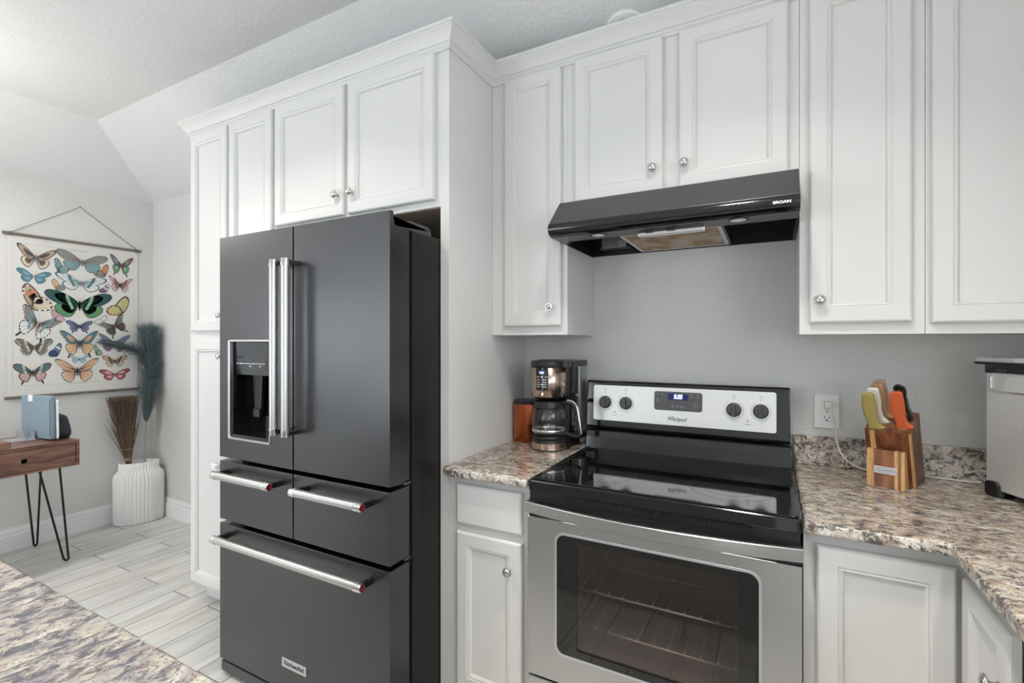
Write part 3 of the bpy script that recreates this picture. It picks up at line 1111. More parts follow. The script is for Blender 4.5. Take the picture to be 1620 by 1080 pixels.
# hinge covers
bm = bmesh.new()
prism(bm, [(-0.850, 1.7305), (-0.850, 1.768), (-0.838, 1.768), (-0.828, 1.740), (-0.80, 1.757), (-0.745, 1.766), (-0.655, 1.764), (-0.64, 1.752), (-0.64, 1.7305)], 'x', -0.235, -0.100)
obj('hinge_cover', bm, 'grey', fg, bevel=0.005, seg=3)
bm = bmesh.new()
prism(bm, [(-0.850, 1.7305), (-0.850, 1.762), (-0.80, 1.757), (-0.745, 1.766), (-0.655, 1.764), (-0.64, 1.7305)], 'x', -0.985, -0.85)
obj('hinge_cover', bm, 'grey', fg, bevel=0.005, seg=3)
for z in (0.880, 0.628):
    bm = bmesh.new()
    box(bm, -0.125, -0.090, -0.80, -0.765, z - 0.004, z + 0.004)
    obj('hinge', bm, 'dchrome', fg)
bm = bmesh.new()
box(bm, FX0, -0.090, -0.868, -0.80, 0.018, 0.058)
obj('kick_grille', bm, 'grey', fg, bevel=0.003)
for x in (-0.93, -0.15):
    for y in (-0.82, -0.12):
        bm = bmesh.new()
        lathe(bm, [(0, 0), (0.022, 0), (0.022, 0.02), (0.012, 0.022), (0.012, 0.058), (0, 0.058)], 16, Matrix.Translation((x, y, 0)))
        obj('foot', bm, 'blk', fg)

# ==================================================================
#  STOVE
# ==================================================================
sv = thing('electric_range', 'stainless and black electric stove with glass cooktop and oven window', 'stove', (0.673, -0.33, 0))
SX0, SX1 = 0.2935, 1.0525
bm = bmesh.new()
for b in ((SX0 + .004, 0.385, -0.622, -0.03, 0.03, 0.875), (0.965, SX1 - .004, -0.622, -0.03, 0.03, 0.875), (0.385, 0.965, -0.622, -0.03, 0.03, 0.375), (0.385, 0.965, -0.622, -0.03, 0.79, 0.875), (0.385, 0.965, -0.14, -0.03, 0.375, 0.79)):
    box(bm, *b)
obj('body', bm, 'blk', sv)
bm = bmesh.new()
for b in ((0.385, 0.387, -0.62, -0.14, 0.375, 0.79), (0.963, 0.965, -0.62, -0.14, 0.375, 0.79), (0.387, 0.963, -0.142, -0.14, 0.375, 0.79), (0.387, 0.963, -0.62, -0.14, 0.375, 0.377), (0.387, 0.963, -0.62, -0.14, 0.788, 0.79)):
    box(bm, *b)
ov = obj('oven_cavity', bm, 'ovenwall', sv)
for z in (0.574, 0.459):
    bm = bmesh.new()
    tube(bm, [(0.392, -0.595, z), (0.958, -0.595, z)], 0.0035, 8)
    tube(bm, [(0.392, -0.16, z), (0.958, -0.16, z)], 0.003, 8)
    for k in range(13):
        x = 0.41 + k * 0.0443
        tube(bm, [(x, -0.597, z + .003), (x, -0.588, z + .004)], 0.0030, 6)
        tube(bm, [(x, -0.588, z + .003), (x, -0.16, z + .003)], 0.0011, 5, 1)
    obj('oven_rack', bm, ['rack', 'ovenwall'], ov)
bm = bmesh.new()
lathe(bm, [(0, 0), (0.028, 0), (0.028, 0.02), (0.018, 0.035), (0, 0.04)], 24, Matrix.Translation((0.88, -0.144, 0.72)) @ Matrix.Rotation(R(90), 4, 'X'))
obj('oven_lamp', bm, 'clear', ov)
# door
bm = bmesh.new()
WX0, WX1, WZ0, WZ1 = 0.396, 0.957, 0.389, 0.758
hole_plate(bm, ring_outline(SX0 + .002, SX1 - .001, 0.297, 0.7975), rrect(WX0, WX1, WZ0, WZ1, 0.026), -0.655, -0.630)
od = obj('oven_door', bm, 'steel', sv, bevel=0.002)
bm = bmesh.new()
hole_plate(bm, rrect(WX0 - .006, WX1 + .006, WZ0 - .006, WZ1 + .006, 0.030), rrect(WX0 + .001, WX1 - .001, WZ0 + .001, WZ1 - .001, 0.026), -0.6565, -0.6545)
obj('window_trim', bm, 'alu', od, bevel=0.0008)
bm = bmesh.new()
hole_plate(bm, rrect(WX0 - .004, WX1 + .004, WZ0 - .004, WZ1 + .004, 0.028), rrect(0.462, 0.908, 0.412, 0.738, 0.006), -0.6538, -0.6520)
obj('window_border', bm, 'glassblk', od)
bm = bmesh.new()
box(bm, 0.455, 0.915, -0.6515, -0.6495, 0.405, 0.745)
obj('window_glass', bm, 'ovenglass', od)
bm = bmesh.new()
hole_plate(bm, ring_outline(SX0 + .01, SX1 - .01, 0.30, 0.80), rrect(0.452, 0.918, 0.40, 0.745, 0.01), -0.630, -0.624)
obj('inner_liner', bm, 'blk', od)
# bowed handle
bm = bmesh.new()
N = 60
rings = []
for i in range(N + 1):
    t = i / N
    x = SX0 - 0.001 + (SX1 - SX0 + 0.002) * t
    bow = 0.040 * (1 - (2 * t - 1) ** 2)
    y = -0.664 - bow
    zt, zb = 0.8475, 0.813
    rings.append([bm.verts.new(p) for p in ((x, y - .002, zb), (x, y - .0045, zb + .002), (x, y - .005, (zt + zb) / 2), (x, y - .0045, zt - .003), (x, y - .002, zt - .001), (x, y + .007, zt), (x, y + .009, zt - .006), (x, y + .009, zb + .003))])
for A, B in zip(rings[:-1], rings[1:]):
    for k in range(8):
        f = bm.faces.new((A[k], A[(k + 1) % 8], B[(k + 1) % 8], B[k]))
bm.faces.new(rings[0])
bm.faces.new(rings[-1][::-1])
hn = obj('handle', bm, 'steel', od, label='wide bowed stainless handle')
for x0 in (SX0 + .002, SX1 - .030):
    bm = bmesh.new()
    box(bm, x0, x0 + .028, -0.662, -0.640, 0.815, 0.846)
    obj('mount', bm, 'blk', hn)
bm = bmesh.new()
box(bm, SX0 + .004, SX1 - .004, -0.646, -0.625, 0.798, 0.850)
obj('door_top_cap', bm, 'blk', od)
bm = bmesh.new()
box(bm, SX0 + .002, SX1 - .002, -0.655, -0.625, 0.10, 0.290)
obj('storage_drawer', bm, 'steel', sv, bevel=0.003)
bm = bmesh.new()
box(bm, SX0 + .004, SX1 - .004, -0.642, -0.62, 0.850, 0.876)
vg = obj('vent_strip', bm, 'blk', sv)
for xa, xb in ((0.415, 0.452), (0.478, 0.594), (0.626, 0.738), (0.792, 0.938)):
    bm = bmesh.new()
    box(bm, xa - .003, xb + .003, -0.6430, -0.6419, 0.8515, 0.8725)
    x = xa
    while x < xb:
        box(bm, x, x + 0.005, -0.6445, -0.6425, 0.853, 0.871, 1)
        x += 0.0105
    obj('vent_grille', bm, ['gap', 'blk'], vg)
# cooktop
bm = bmesh.new()
prism(bm, rrect(SX0, SX1, -0.650, -0.060, 0.012), 'z', 0.876, 0.9115)
tp = obj('cooktop_frame', bm, 'blkg', sv, bevel=0.004, seg=3)
bm = bmesh.new()
prism(bm, rrect(0.316, 1.030, -0.628, -0.112, 0.012), 'z', 0.911, 0.9140)
gl = obj('cooktop_glass', bm, 'glassblk', sv)
bm = bmesh.new()
hole_plate(bm, rrect(0.3015, 1.0445, -0.642, -0.100, 0.018), rrect(0.3165, 1.0295, -0.6275, -0.1125, 0.012), 0.911, 0.9165, 0, SW)
obj('raised_rim', bm, 'blkg', tp, bevel=0.002, seg=2)


def ring_mark(bm, cx, cy, r, w=0.0008, z=0.91415, n=56):
    for i in range(n):
        a, b = 2 * PI * i / n, 2 * PI * (i + 1) / n
        vs = [bm.verts.new((cx + rr * math.cos(t), cy + rr * math.sin(t), z)) for rr, t in ((r - w, a), (r + w, a), (r + w, b), (r - w, b))]
        bm.faces.new(vs)


for cx, cy, rr in ((0.875, -0.460, (0.115, 0.075)), (0.495, -0.480, (0.098,)), (0.500, -0.235, (0.075,)), (0.865, -0.225, (0.072,))):
    bm = bmesh.new()
    for r_ in rr:
        ring_mark(bm, cx, cy, r_)
    obj('burner_ring', bm, 'ringc', gl)
# backguard
bm = bmesh.new()
prism(bm, [(-0.060, 0.900), (-0.112, 0.9115), (-0.106, 0.960), (-0.098, 0.984), (-0.085, 0.988), (-0.03, 0.988), (-0.03, 0.900)], 'x', SX0 + .002, SX1 - .004)
obj('backguard_base', bm, 'blkg', sv, bevel=0.004, seg=3)
bm = bmesh.new()
prism(bm, [(-0.082, 0.992), (-0.088, 1.004), (-0.074, 1.184), (-0.068, 1.190), (-0.035, 1.190), (-0.028, 1.180), (-0.024, 0.992)], 'x', SX0 - .001, 1.042)
obj_bg = obj('backguard', bm, 'blkg', sv, bevel=0.003, seg=3)
# tilted panel frame: local coords X along, Z up the face, facing -y
tilt = math.atan2(0.014, 0.180)
PF = Matrix.Translation((0, -0.0865, 1.0225)) @ Matrix.Rotation(-tilt, 4, 'X')


def pz(z):
    return z - 1.0225


bm = bmesh.new()
rplate(bm, 0.322, 0.999, pz(1.0275), pz(1.1725), -0.0025, 0.001, 0.008, 0, PF)
fp = obj('control_face', bm, 'steel_v', sv, bevel=0.0008, label='brushed steel control face')
bm = bmesh.new()
rplate(bm, 0.573, 0.752, pz(1.085), pz(1.158), -0.0040, -0.002, 0.009, 0, PF)
dsp = obj('display_panel', bm, 'mgrey', fp)
bm = bmesh.new()
rplate(bm, 0.6265, 0.700, pz(1.1265), pz(1.150), -0.0046, -0.0035, 0.003, 0, PF)
obj('clock_window', bm, 'lcd', dsp)


def panel_text(s, size, x, z, sx=1.0, yy=-0.005, bold=0.0, shear=0.0):
    sh = Matrix.Identity(4)
    sh[0][1] = shear
    return text_bm(s, size, PF @ Matrix.Translation((x, yy, pz(z))) @ Matrix.Rotation(R(90), 4, 'X') @ sh @ Matrix.Diagonal((sx, 1, 1, 1)), 0.0002, bold=bold)


obj('clock_digits', panel_text('5:35', 0.023, 0.664, 1.1385, 0.82, -0.0050, 0.0008, 0.1), 'digit', dsp, label='lit blue-white clock digits')
bm = bmesh.new()
for x, z, w_ in ((0.586, 1.148, .008), (0.604, 1.148, .007), (0.586, 1.129, .011), (0.586, 1.124, .007), (0.586, 1.118, .011), (0.712, 1.150, .008), (0.737, 1.150, .013), (0.736, 1.140, .009), (0.713, 1.139, .006),
                 (0.728, 1.120, .005), (0.728, 1.111, .020), (0.728, 1.103, .005), (0.643, 1.104, .009), (0.643, 1.099, .009), (0.661, 1.101, .010), (0.678, 1.103, .013), (0.678, 1.098, .014)):
    box(bm, x - w_ / 2, x + w_ / 2, -0.0045, -0.0040, pz(z) - .0011, pz(z) + .0011, 0, PF)
obj('key_legends', bm, 'dgmark', dsp, label='tiny pale key legends')
obj('logo', panel_text('Whirlpool', 0.020, 0.6605, 1.052, 0.85, -0.0030, 0.0003, 0.12), 'ink', fp, label='dark script brand name')
bm = bmesh.new()
box(bm, 0.632, 0.650, -0.0030, -0.0026, pz(1.0628), pz(1.0640), 0, PF)
for i in range(10):
    a, b = R(200 + 13 * i), R(200 + 13 * (i + 1))
    P_ = lambda t, r: PF @ Vector((0.662 + r * 1.7 * math.cos(t), -0.0028, pz(1.052) + r * math.sin(t)))
    bm.faces.new([bm.verts.new(P_(t, r)) for t, r in ((a, .011), (a, .0116), (b, .0116), (b, .011))])
obj('logo_swirl', bm, 'ink', fp)
bm = bmesh.new()
for x in (0.413, 0.907):
    lathe(bm, [(0, 0.0012), (0.0024, 0.0012), (0.0024, 0)], 14, PF @ Matrix.Translation((x, -0.0025, pz(1.064))) @ Matrix.Rotation(R(90), 4, 'X'))
    box(bm, x - .011, x + .011, -0.0030, -0.0026, pz(1.0515), pz(1.0528), 0, PF)
obj('indicator', bm, 'ink', fp)
for x in (0.3725, 0.4585, 0.861, 0.950):
    zc = 1.1025
    kf = PF @ Matrix.Translation((x, -0.0025, pz(zc))) @ Matrix.Rotation(R(90), 4, 'X')
    bm = bmesh.new()
    lathe(bm, [(0.026, 0), (0.026, 0.004), (0.0225, 0.005), (0.0215, 0.020), (0.0195, 0.0215), (0, 0.0215)], 32, kf)
    box(bm, -0.006, 0.006, -0.0215, 0.0215, 0.018, 0.029, 0, kf)
    kb = obj('knob', bm, 'grey', fp, smooth=True, bevel=0.001)
    bm = bmesh.new()
    for s in range(46):
        a = R(-235 + 290 * s / 46)
        b = R(-235 + 290 * (s + 0.9) / 46)
        vs = [bm.verts.new(PF @ Vector((x + rr * math.cos(t), -0.0030, pz(zc - .001) + rr * math.sin(t)))) for rr, t in ((0.0322, a), (0.0330, a), (0.0330, b), (0.0322, b))]
        bm.faces.new(vs)
    box(bm, x - .004, x + .004, -0.0031, -0.0027, pz(zc + .041), pz(zc + .0422), 0, PF)
    box(bm, x - .0006, x + .0006, -0.0031, -0.0027, pz(zc + .036), pz(zc + .039), 0, PF)
    for a_ in (0, 1):
        box(bm, x - .004 + .0072 * a_, x - .0032 + .0072 * a_, -0.0031, -0.0027, pz(zc + .049), pz(zc + .056), 0, PF)
        box(bm, x - .004, x + .004, -0.0031, -0.0027, pz(zc + .049 + .0062 * a_), pz(zc + .0498 + .0062 * a_), 0, PF)
    obj('dial_marks', bm, 'dial', fp)

# ==================================================================
#  OUTLET, CORD, COUNTER APPLIANCE
# ==================================================================
ol = thing('wall_outlet', 'white duplex wall outlet with plate between the stove and the knife block', 'outlet', (1.156, -0.001, 1.107))
bm = bmesh.new()
rplate(bm, 1.118, 1.194, 1.047, 1.167, -0.0065, -0.0005, 0.004)
op = obj('cover_plate', bm, 'white', ol, bevel=0.002)
for z in (1.131, 1.083):
    bm = bmesh.new()
    prism(bm, rrect(1.1395, 1.1725, z - .0145, z + .0145, 0.011), 'y', -0.0085, -0.006)
    rcp = obj('receptacle', bm, 'white', ol, bevel=0.0006)
    bm = bmesh.new()
    box(bm, 1.1485, 1.1505, -0.0088, -0.0084, z - .001, z + .0075)
    box(bm, 1.1620, 1.1640, -0.0088, -0.0084, z - .001, z + .0065)
    prism(bm, rrect(1.1530, 1.1590, z - .0095, z - .0045, 0.0024), 'y', -0.0088, -0.0084)
    obj('slots', bm, 'gap', rcp)
bm = bmesh.new()
lathe(bm, [(0, 0.0012), (0.0028, 0.0008), (0.003, 0)], 16, Matrix.Translation((1.156, -0.0065, 1.107)) @ Matrix.Rotation(R(90), 4, 'X'))
obj('screw', bm, 'nickel', ol)

pc = thing('power_cord', 'white power cord plugged into the wall outlet and running behind the knife block', 'cord', (1.16, -0.01, 0.918))
bm = bmesh.new()
prism(bm, rrect(1.147, 1.169, 1.119, 1.143, 0.004), 'y', -0.034, -0.0090)
obj('plug', bm, 'cordw', pc, bevel=0.003)


def spline(pts, n=10):
    P = [Vector(p) for p in pts]
    P = [P[0]] + P + [P[-1]]
    out = []
    for i in range(1, len(P) - 2):
        for k in range(n):
            t = k / n
            p0, p1, p2, p3 = P[i - 1], P[i], P[i + 1], P[i + 2]
            out.append(0.5 * ((2 * p1) + (p2 - p0) * t + (2 * p0 - 5 * p1 + 4 * p2 - p3) * t * t + (3 * p1 - p0 - 3 * p2 + p3) * t ** 3))
    out.append(P[-2])
    return out


bm = bmesh.new()
tube(bm, spline([(1.163, -0.033, 1.128), (1.170, -0.046, 1.112), (1.178, -0.043, 1.06), (1.184, -0.045, 1.00), (1.205, -0.050, 0.955), (1.25, -0.040, 0.925), (1.31, -0.0245, 0.9175), (1.40, -0.0255, 0.9175), (1.46, -0.034, 0.9175), (1.515, -0.045, 0.9185), (1.548, -0.070, 0.925)], 10), 0.0030, 8)
obj('cable', bm, 'cordw', pc, smooth=True)

# stainless countertop appliance (angled into the corner)
AP = T((1.53, -0.15, 0.914), R(-66))       # local x runs along the visible face, local y goes into the corner side
ap = thing('countertop_appliance', 'stainless box-shaped countertop appliance with black lid collar at the right edge', 'kitchen appliance', (1.53, -0.15, 0.914), R(-66))
AW, AD = 0.30, 0.235


def lbox(bm, *a, **k):
    return box(bm, *a, **k)


bm = bmesh.new()
prism(bm, rrect(0.0, AW, 0.0, AD, 0.012), 'z', 0.020, 0.385)
obj('housing', bm, 'steel_v', ap, local=True, bevel=0.001)
bm = bmesh.new()
hole_plate(bm, rrect(-0.003, AW + .003, -0.003, AD + .003, 0.014), rrect(0.004, AW - .004, 0.004, AD - .004, 0.01), 0.350, 0.381, 0, SW)
cl_ = obj('collar', bm, 'blk', ap, local=True, bevel=0.002)
bm = bmesh.new()
box(bm, 0.01, 0.040, -0.0045, -0.0030, 0.368, 0.374)
box(bm, 0.045, 0.075, -0.0045, -0.0030, 0.354, 0.361)
obj('collar_slots', bm, 'grey', cl_, local=True)
bm = bmesh.new()
prism(bm, rrect(-0.022, AW + .01, -0.012, AD + .006, 0.016), 'z', 0.3815, 0.3955)
obj('lid', bm, 'steel_v', ap, local=True, bevel=0.003)
bm = bmesh.new()
prism(bm, rrect(-0.030, AW + .008, -0.010, AD, 0.016), 'z', 0.374, 0.3815)
obj('lid_gasket', bm, 'blk', ap, local=True, bevel=0.002)
bm = bmesh.new()
hole_plate(bm, rrect(0.018, AW - .018, 0.297, 0.352, 0.014), rrect(0.024, AW - .024, 0.302, 0.349, 0.010), -0.003, 0.001)
obj('embossed_grip', bm, 'chrome', ap, local=True, bevel=0.001)
for x, y in ((0.012, -0.006), (AW - .06, -0.006), (0.012, AD - .04), (AW - .06, AD - .04)):
    bm = bmesh.new()
    prism(bm, rrect(x, x + 0.046, y, y + 0.045, 0.012), 'z', 0.0, 0.022)
    if y < 0.1:
        rplate(bm, x, x + 0.040, 0.0, 0.043, y - .004, y + 0.02, 0.012)
    obj('foot', bm, 'blk', ap, local=True, bevel=0.002)

# ==================================================================
#  KNIFE BLOCK
# ==================================================================
KR = R(-21.8)
KO = (1.243, -0.210, 0.914)
kb = thing('knife_block', 'slanted acacia wood knife block with a silver badge on the granite counter', 'knife block', KO, KR)
FRO = [(0.061, 0.0), (0.186, 0.0), (0.191, 0.006), (0.188, 0.018), (0.113, 0.2205), (0.0, 0.170)]


def kslice(u0, u1, prof, m, parent, name, bev=0.0):
    bm = bmesh.new()
    prism(bm, prof, 'x', u0, u1)
    return obj(name, bm, m, parent, local=True, bevel=bev)


# the main body is one mesh with bands of lighter sapwood
bm = bmesh.new()
bands = [(-0.006, 0.006, 0), (0.006, 0.019, 1), (0.019, 0.055, 0), (0.055, 0.106, 0)]
for u0, u1, mi in bands:
    prism(bm, FRO, 'x', u0, u1, mi)
bm.normal_update()
for f in bm.faces:
    c = f.calc_center_median()
    if abs(f.normal.z) > 0.6 and c.z > 0.15:
        f.material_index = 2
# pale stripe on the right front edge
prism(bm, [(0.0605, 0.0), (0.0735, 0.0), (0.0115, 0.1735), (-0.0005, 0.1685)], 'x', 0.1010, 0.1066, 1)
mb = obj('main_block', bm, ['aca', 'aca_l', 'aca_t'], kb, local=True)
bm = bmesh.new()
strips = [(0.0, 0.018, 1), (0.018, 0.034, 0), (0.034, 0.068, 3), (0.068, 0.077, 1), (0.077, 0.084, 0), (0.084, 0.0925, 1)]
for u0, u1, mi in strips:
    if mi == 3:
        prism(bm, [(0, 0), (0.0600, 0), (0.0295, 0.085), (0.008, 0.085), (0.008, 0.1125), (0, 0.1125)], 'x', u0, u1, 0)
    else:
        prism(bm, [(0, 0), (0.0600, 0), (0.0202, 0.1125), (0, 0.1125)], 'x', u0, u1, mi)
obj('front_box', bm, ['aca_m', 'aca_l', 'aca_t', 'aca_m'], kb, local=True)
bm = bmesh.new()
rplate(bm, 0.0185, 0.0755, 0.0415, 0.0635, -0.003, 0.0, 0.001)
bd = obj('badge', bm, 'nickel', kb, local=True, bevel=0.0008, label='silver metal badge')
bm = bmesh.new()
rr = [(0.047 + 0.0255 * math.cos(t), 0.0525 + 0.0075 * math.sin(t)) for t in [2 * PI * i / 32 for i in range(32)]]
ri = [(0.047 + 0.0245 * math.cos(t), 0.0525 + 0.0066 * math.sin(t)) for t in [2 * PI * i / 32 for i in range(32)]]
hole_plate(bm, rr, ri, -0.0036, -0.0028)
obj('badge_oval', bm, 'grey', bd, local=True)
bmt = text_bm('Cuisinart', 0.0100, Matrix.Translation((0.047, -0.0034, 0.0527)) @ Matrix.Rotation(R(90), 4, 'X'), 0.0003)
obj('lettering', bmt, 'grey', bd, local=True)

LEAN = math.atan2(0.061, 0.170)
KM = T(KO, KR)


def smooth_outline(pts, n=5):
    m = len(pts)
    out = []
    for i in range(m):
        p0, p1, p2, p3 = [Vector(pts[(i + k - 1) % m]) for k in range(4)]
        for k in range(n):
            t = k / n
            q = 0.5 * ((2 * p1) + (p2 - p0) * t + (2 * p0 - 5 * p1 + 4 * p2 - p3) * t * t + (3 * p1 - p0 - 3 * p2 + p3) * t ** 3)
            out.append((q.x, q.y))
    return out


HOUT = [(0.0410, 0.001), (0.0300, 0.013), (0.0250, 0.026), (0.0232, 0.045), (0.0240, 0.070), (0.0215, 0.095), (0.0185, 0.112), (0.0040, 0.1135), (-0.0100, 0.110), (-0.0125, 0.090), (-0.0130, 0.070), (-0.0110, 0.048), (-0.0060, 0.028), (-0.0015, 0.012), (0.0000, 0.000)]


def knife(uc, vc, m, label, name='kitchen_knife', sc=1.0, group=None):
    z = 0.170 + vc * 0.447
    loc = KM @ Vector((uc, vc, z))
    root = thing(name, label, 'knife', loc, KR, group)
    L = Matrix.Rotation(LEAN, 4, 'X')
    bm = bmesh.new()
    bm.verts.ensure_lookup_table()
    # rounded handle: several offset slices
    pts = [(a * sc, b * sc) for a, b in smooth_outline(HOUT, 3)]
    cx = sum(p[0] for p in pts) / len(pts)
    slices = []
    for y, k in ((-0.0085, 0.62), (-0.0075, 0.82), (-0.0045, 0.96), (0, 1.0), (0.0045, 0.96), (0.0075, 0.82), (0.0085, 0.62)):
        ring = []
        for a, b in pts:
            ctr = 0.5 * (0.006 + 0.010) * sc if b > 0.03 * sc else 0.012 * sc
            ring.append(bm.verts.new((ctr + (a - ctr) * k, y, b if 0.005 < b < 0.1 else b * (1 if b < .005 else 0.965 + 0.035 * k))))
        slices.append(ring)
    for A, B in zip(slices[:-1], slices[1:]):
        for i in range(len(A)):
            f = bm.faces.new((A[i], A[(i + 1) % len(A)], B[(i + 1) % len(A)], B[i]))
            f.smooth = True
    bm.faces.new(slices[0])
    bm.faces.new(slices[-1])
    bm.transform(L)
    h = obj('handle', bm, m, root, local=True)
    bm = bmesh.new()
    prism(bm, [(0.002, -0.030), (0.030, -0.030), (0.046, -0.004), (0.041, 0.0035), (0.002, 0.002)], 'y', -0.001, 0.001)
    bm.transform(L)
    obj('blade', bm, 'nickel', root, local=True)
    return root


knife(0.003, 0.014, 'olive', 'olive-handled knife, front of the left row in the wood block')
knife(0.008, 0.046, 'cream', 'white-handled knife, second from the front in the wood block')
knife(0.012, 0.074, 'tan', 'tan-handled knife, just behind the white-handled one')
knife(0.014, 0.097, 'peach', 'peach-handled knife, rearmost of the left row')
knife(0.068, 0.032, 'orange', 'bright orange-handled knife on the right of the wood block')
# grey metal-handled tool
loc = KM @ Vector((0.080, 0.068, 0.170 + 0.068 * 0.447))
ks = thing('kitchen_shears', 'dark grey metal-handled tool behind the orange knife handle', 'kitchen tool', loc, KR)
L = Matrix.Rotation(LEAN, 4, 'X')
bm = bmesh.new()
prism(bm, smooth_outline([(0.018, 0.0), (0.021, 0.02), (0.013, 0.045), (0.011, 0.070), (0.003, 0.092), (-0.012, 0.096), (-0.020, 0.106), (-0.010, 0.112), (0.006, 0.105), (0.004, 0.085), (-0.001, 0.070), (0.001, 0.045), (0.008, 0.020), (0.004, 0.003)], 3), 'y', -0.006, 0.006)
bm.transform(L)
obj('handle', bm, 'steelgrey', ks, local=True, bevel=0.002)
bm = bmesh.new()
prism(bm, smooth_outline([(-0.018, 0.088), (-0.020, 0.110), (-0.012, 0.117), (0.004, 0.110), (0.004, 0.102), (-0.008, 0.106), (-0.011, 0.088)], 3), 'y', -0.006, 0.006)
bm.transform(L)
obj('second_grip', bm, 'dchrome', ks, local=True, bevel=0.0015)
bm = bmesh.new()
prism(bm, [(0.002, -0.02), (0.022, -0.02), (0.024, 0.004), (0.002, 0.004)], 'y', -0.003, 0.003)
bm.transform(L)
obj('blade', bm, 'nickel', ks, local=True)

# ==================================================================
#  COFFEE MAKER, CARAFE, CANISTER
# ==================================================================
CX, CY, CZ = 0.174, -0.212, 0.914
cm = thing('coffee_maker', 'copper and black drip coffee maker in the corner left of the stove', 'coffee maker', (CX, CY, CZ))


def cyl(bm, cx, cy, prof, n=40, mi=0):
    lathe(bm, prof, n, Matrix.Translation((cx, cy, 0)), mi)


bm = bmesh.new()
cyl(bm, CX, CY, [(0, 0.9145), (0.070, 0.9145), (0.0705, 0.919), (0.0705, 0.947), (0.066, 0.955), (0, 0.955)])
box(bm, CX - 0.066, CX + 0.072, CY, -0.045, 0.9145, 0.950)
obj('base', bm, 'blk', cm, smooth=True)
bm = bmesh.new()
cyl(bm, CX, CY, [(0.0712, 0.919), (0.0722, 0.920), (0.0722, 0.943), (0.0712, 0.944)], 48)
obj('base_band', bm, 'copper2', cm, smooth=True, label='copper-tinted metal base band')
bm = bmesh.new()
cyl(bm, CX, CY, [(0, 0.955), (0.056, 0.955), (0.056, 0.9575), (0, 0.9575)])
obj('warming_plate', bm, 'blk', cm, smooth=True)
bm = bmesh.new()
box(bm, CX - 0.064, CX + 0.055, -0.128, -0.045, 0.95, 1.13)
obj('back_column', bm, 'blk', cm, bevel=0.006)
bm = bmesh.new()
cyl(bm, CX, CY, [(0, 1.122), (0.055, 1.122), (0.069, 1.130), (0.070, 1.250), (0, 1.250)])
box(bm, CX - 0.070, CX + 0.062, CY, -0.045, 1.130, 1.250)
obj('brew_head', bm, 'blk', cm, smooth=True)
bm = bmesh.new()
N = 40
a0, a1 = R(-95), R(95)
rows = []
for z, r in ((1.1305, 0.0700), (1.1315, 0.0722), (1.2480, 0.0722), (1.2490, 0.0700)):
    rows.append([bm.verts.new((CX + r * math.sin(a0 + (a1 - a0) * i / N), CY - r * math.cos(a0 + (a1 - a0) * i / N), z)) for i in range(N + 1)])
for A, B in zip(rows[:-1], rows[1:]):
    for i in range(N):
        bm.faces.new((A[i], A[i + 1], B[i + 1], B[i])).smooth = True
obj('metal_band', bm, 'copper2', cm, label='copper-tinted metal wrap')


def arc_patch(bm, r, a0, a1, z0, z1, n=10, th=0.0012):
    A = [[bm.verts.new((CX + rr * math.sin(a0 + (a1 - a0) * i / n), CY - rr * math.cos(a0 + (a1 - a0) * i / n), z)) for i in range(n + 1)] for rr, z in ((r, z0), (r + th, z0 + th * .5), (r + th, z1 - th * .5), (r, z1))]
    for P, Q in zip(A[:-1], A[1:]):
        for i in range(n):
            bm.faces.new((P[i], P[i + 1], Q[i + 1], Q[i]))
    for s in (0, n):
        bm.faces.new([A[k][s] for k in range(4)])


bm = bmesh.new()
arc_patch(bm, 0.0722, R(-21), R(22), 1.158, 1.2485)
kp = obj('keypad', bm, 'blkg', cm)
bm = bmesh.new()
arc_patch(bm, 0.0735, R(-12), R(13), 1.2215, 1.2400, th=0.0004)
obj('display', bm, 'lcd2', kp)
bm = text_bm('5:35', 0.0115, Matrix.Translation((CX + 0.001, CY - 0.0748, 1.2295)) @ Matrix.Rotation(R(90), 4, 'X'), 0.0002, bold=0.0002)
obj('display_digits', bm, 'digit', kp, label='lit clock digits')
bm = bmesh.new()
for z, cols in ((1.2130, (-13, 1, 15)), (1.2015, (-11, 10)), (1.1915, (-11, 10)), (1.1735, (-11, 10))):
    for c in cols:
        w_ = 4.5 if len(cols) == 3 else 7
        arc_patch(bm, 0.0734, R(c - w_), R(c + w_), z - .0026, z + .0026, 3, 0.0012)
arc_patch(bm, 0.0734, R(-18), R(17), 1.1800, 1.1852, 6, 0.0012)
obj('buttons', bm, 'nickel', kp)
bm = bmesh.new()
arc_patch(bm, 0.0722, R(-3), R(6), 1.138, 1.150, 4, 0.0008)
obj('emblem', bm, 'chrome', cm)
bm = bmesh.new()
cyl(bm, CX, CY, [(0, 1.250), (0.0735, 1.250), (0.0745, 1.253), (0.0740, 1.272), (0.070, 1.276), (0, 1.277)])
prism(bm, rrect(CX - .066, CX + 0.108, CY - 0.02, -0.038, 0.014), 'z', 1.252, 1.2745)
ldq = obj('lid', bm, 'blk', cm, smooth=True)
bm = bmesh.new()
prism(bm, rrect(CX - .035, CX + 0.030, CY - .045, CY + .050, 0.014), 'z', 1.275, 1.2800)
obj('lid_tab', bm, 'blk', ldq, bevel=0.001)
bm = bmesh.new()
prism(bm, rrect(CX + .058, CX + 0.106, -0.122, -0.040, 0.012), 'z', 0.965, 1.252)
obj('water_tank', bm, 'tankglass', cm, label='translucent grey water tank')
bm = bmesh.new()
box(bm, CX + .046, CX + 0.108, -0.125, -0.042, 0.950, 0.966)
obj('tank_base', bm, 'blk', cm)
bm = bmesh.new()
for k in range(9):
    box(bm, CX + .066, CX + .074, -0.1228, -0.1221, 1.02 + k * 0.024, 1.0212 + k * 0.024)
tube(bm, [(CX + .082, -0.08, 1.0), (CX + .082, -0.08, 1.24)], 0.006, 10)
obj('level_marks', bm, 'dgmark', cm)

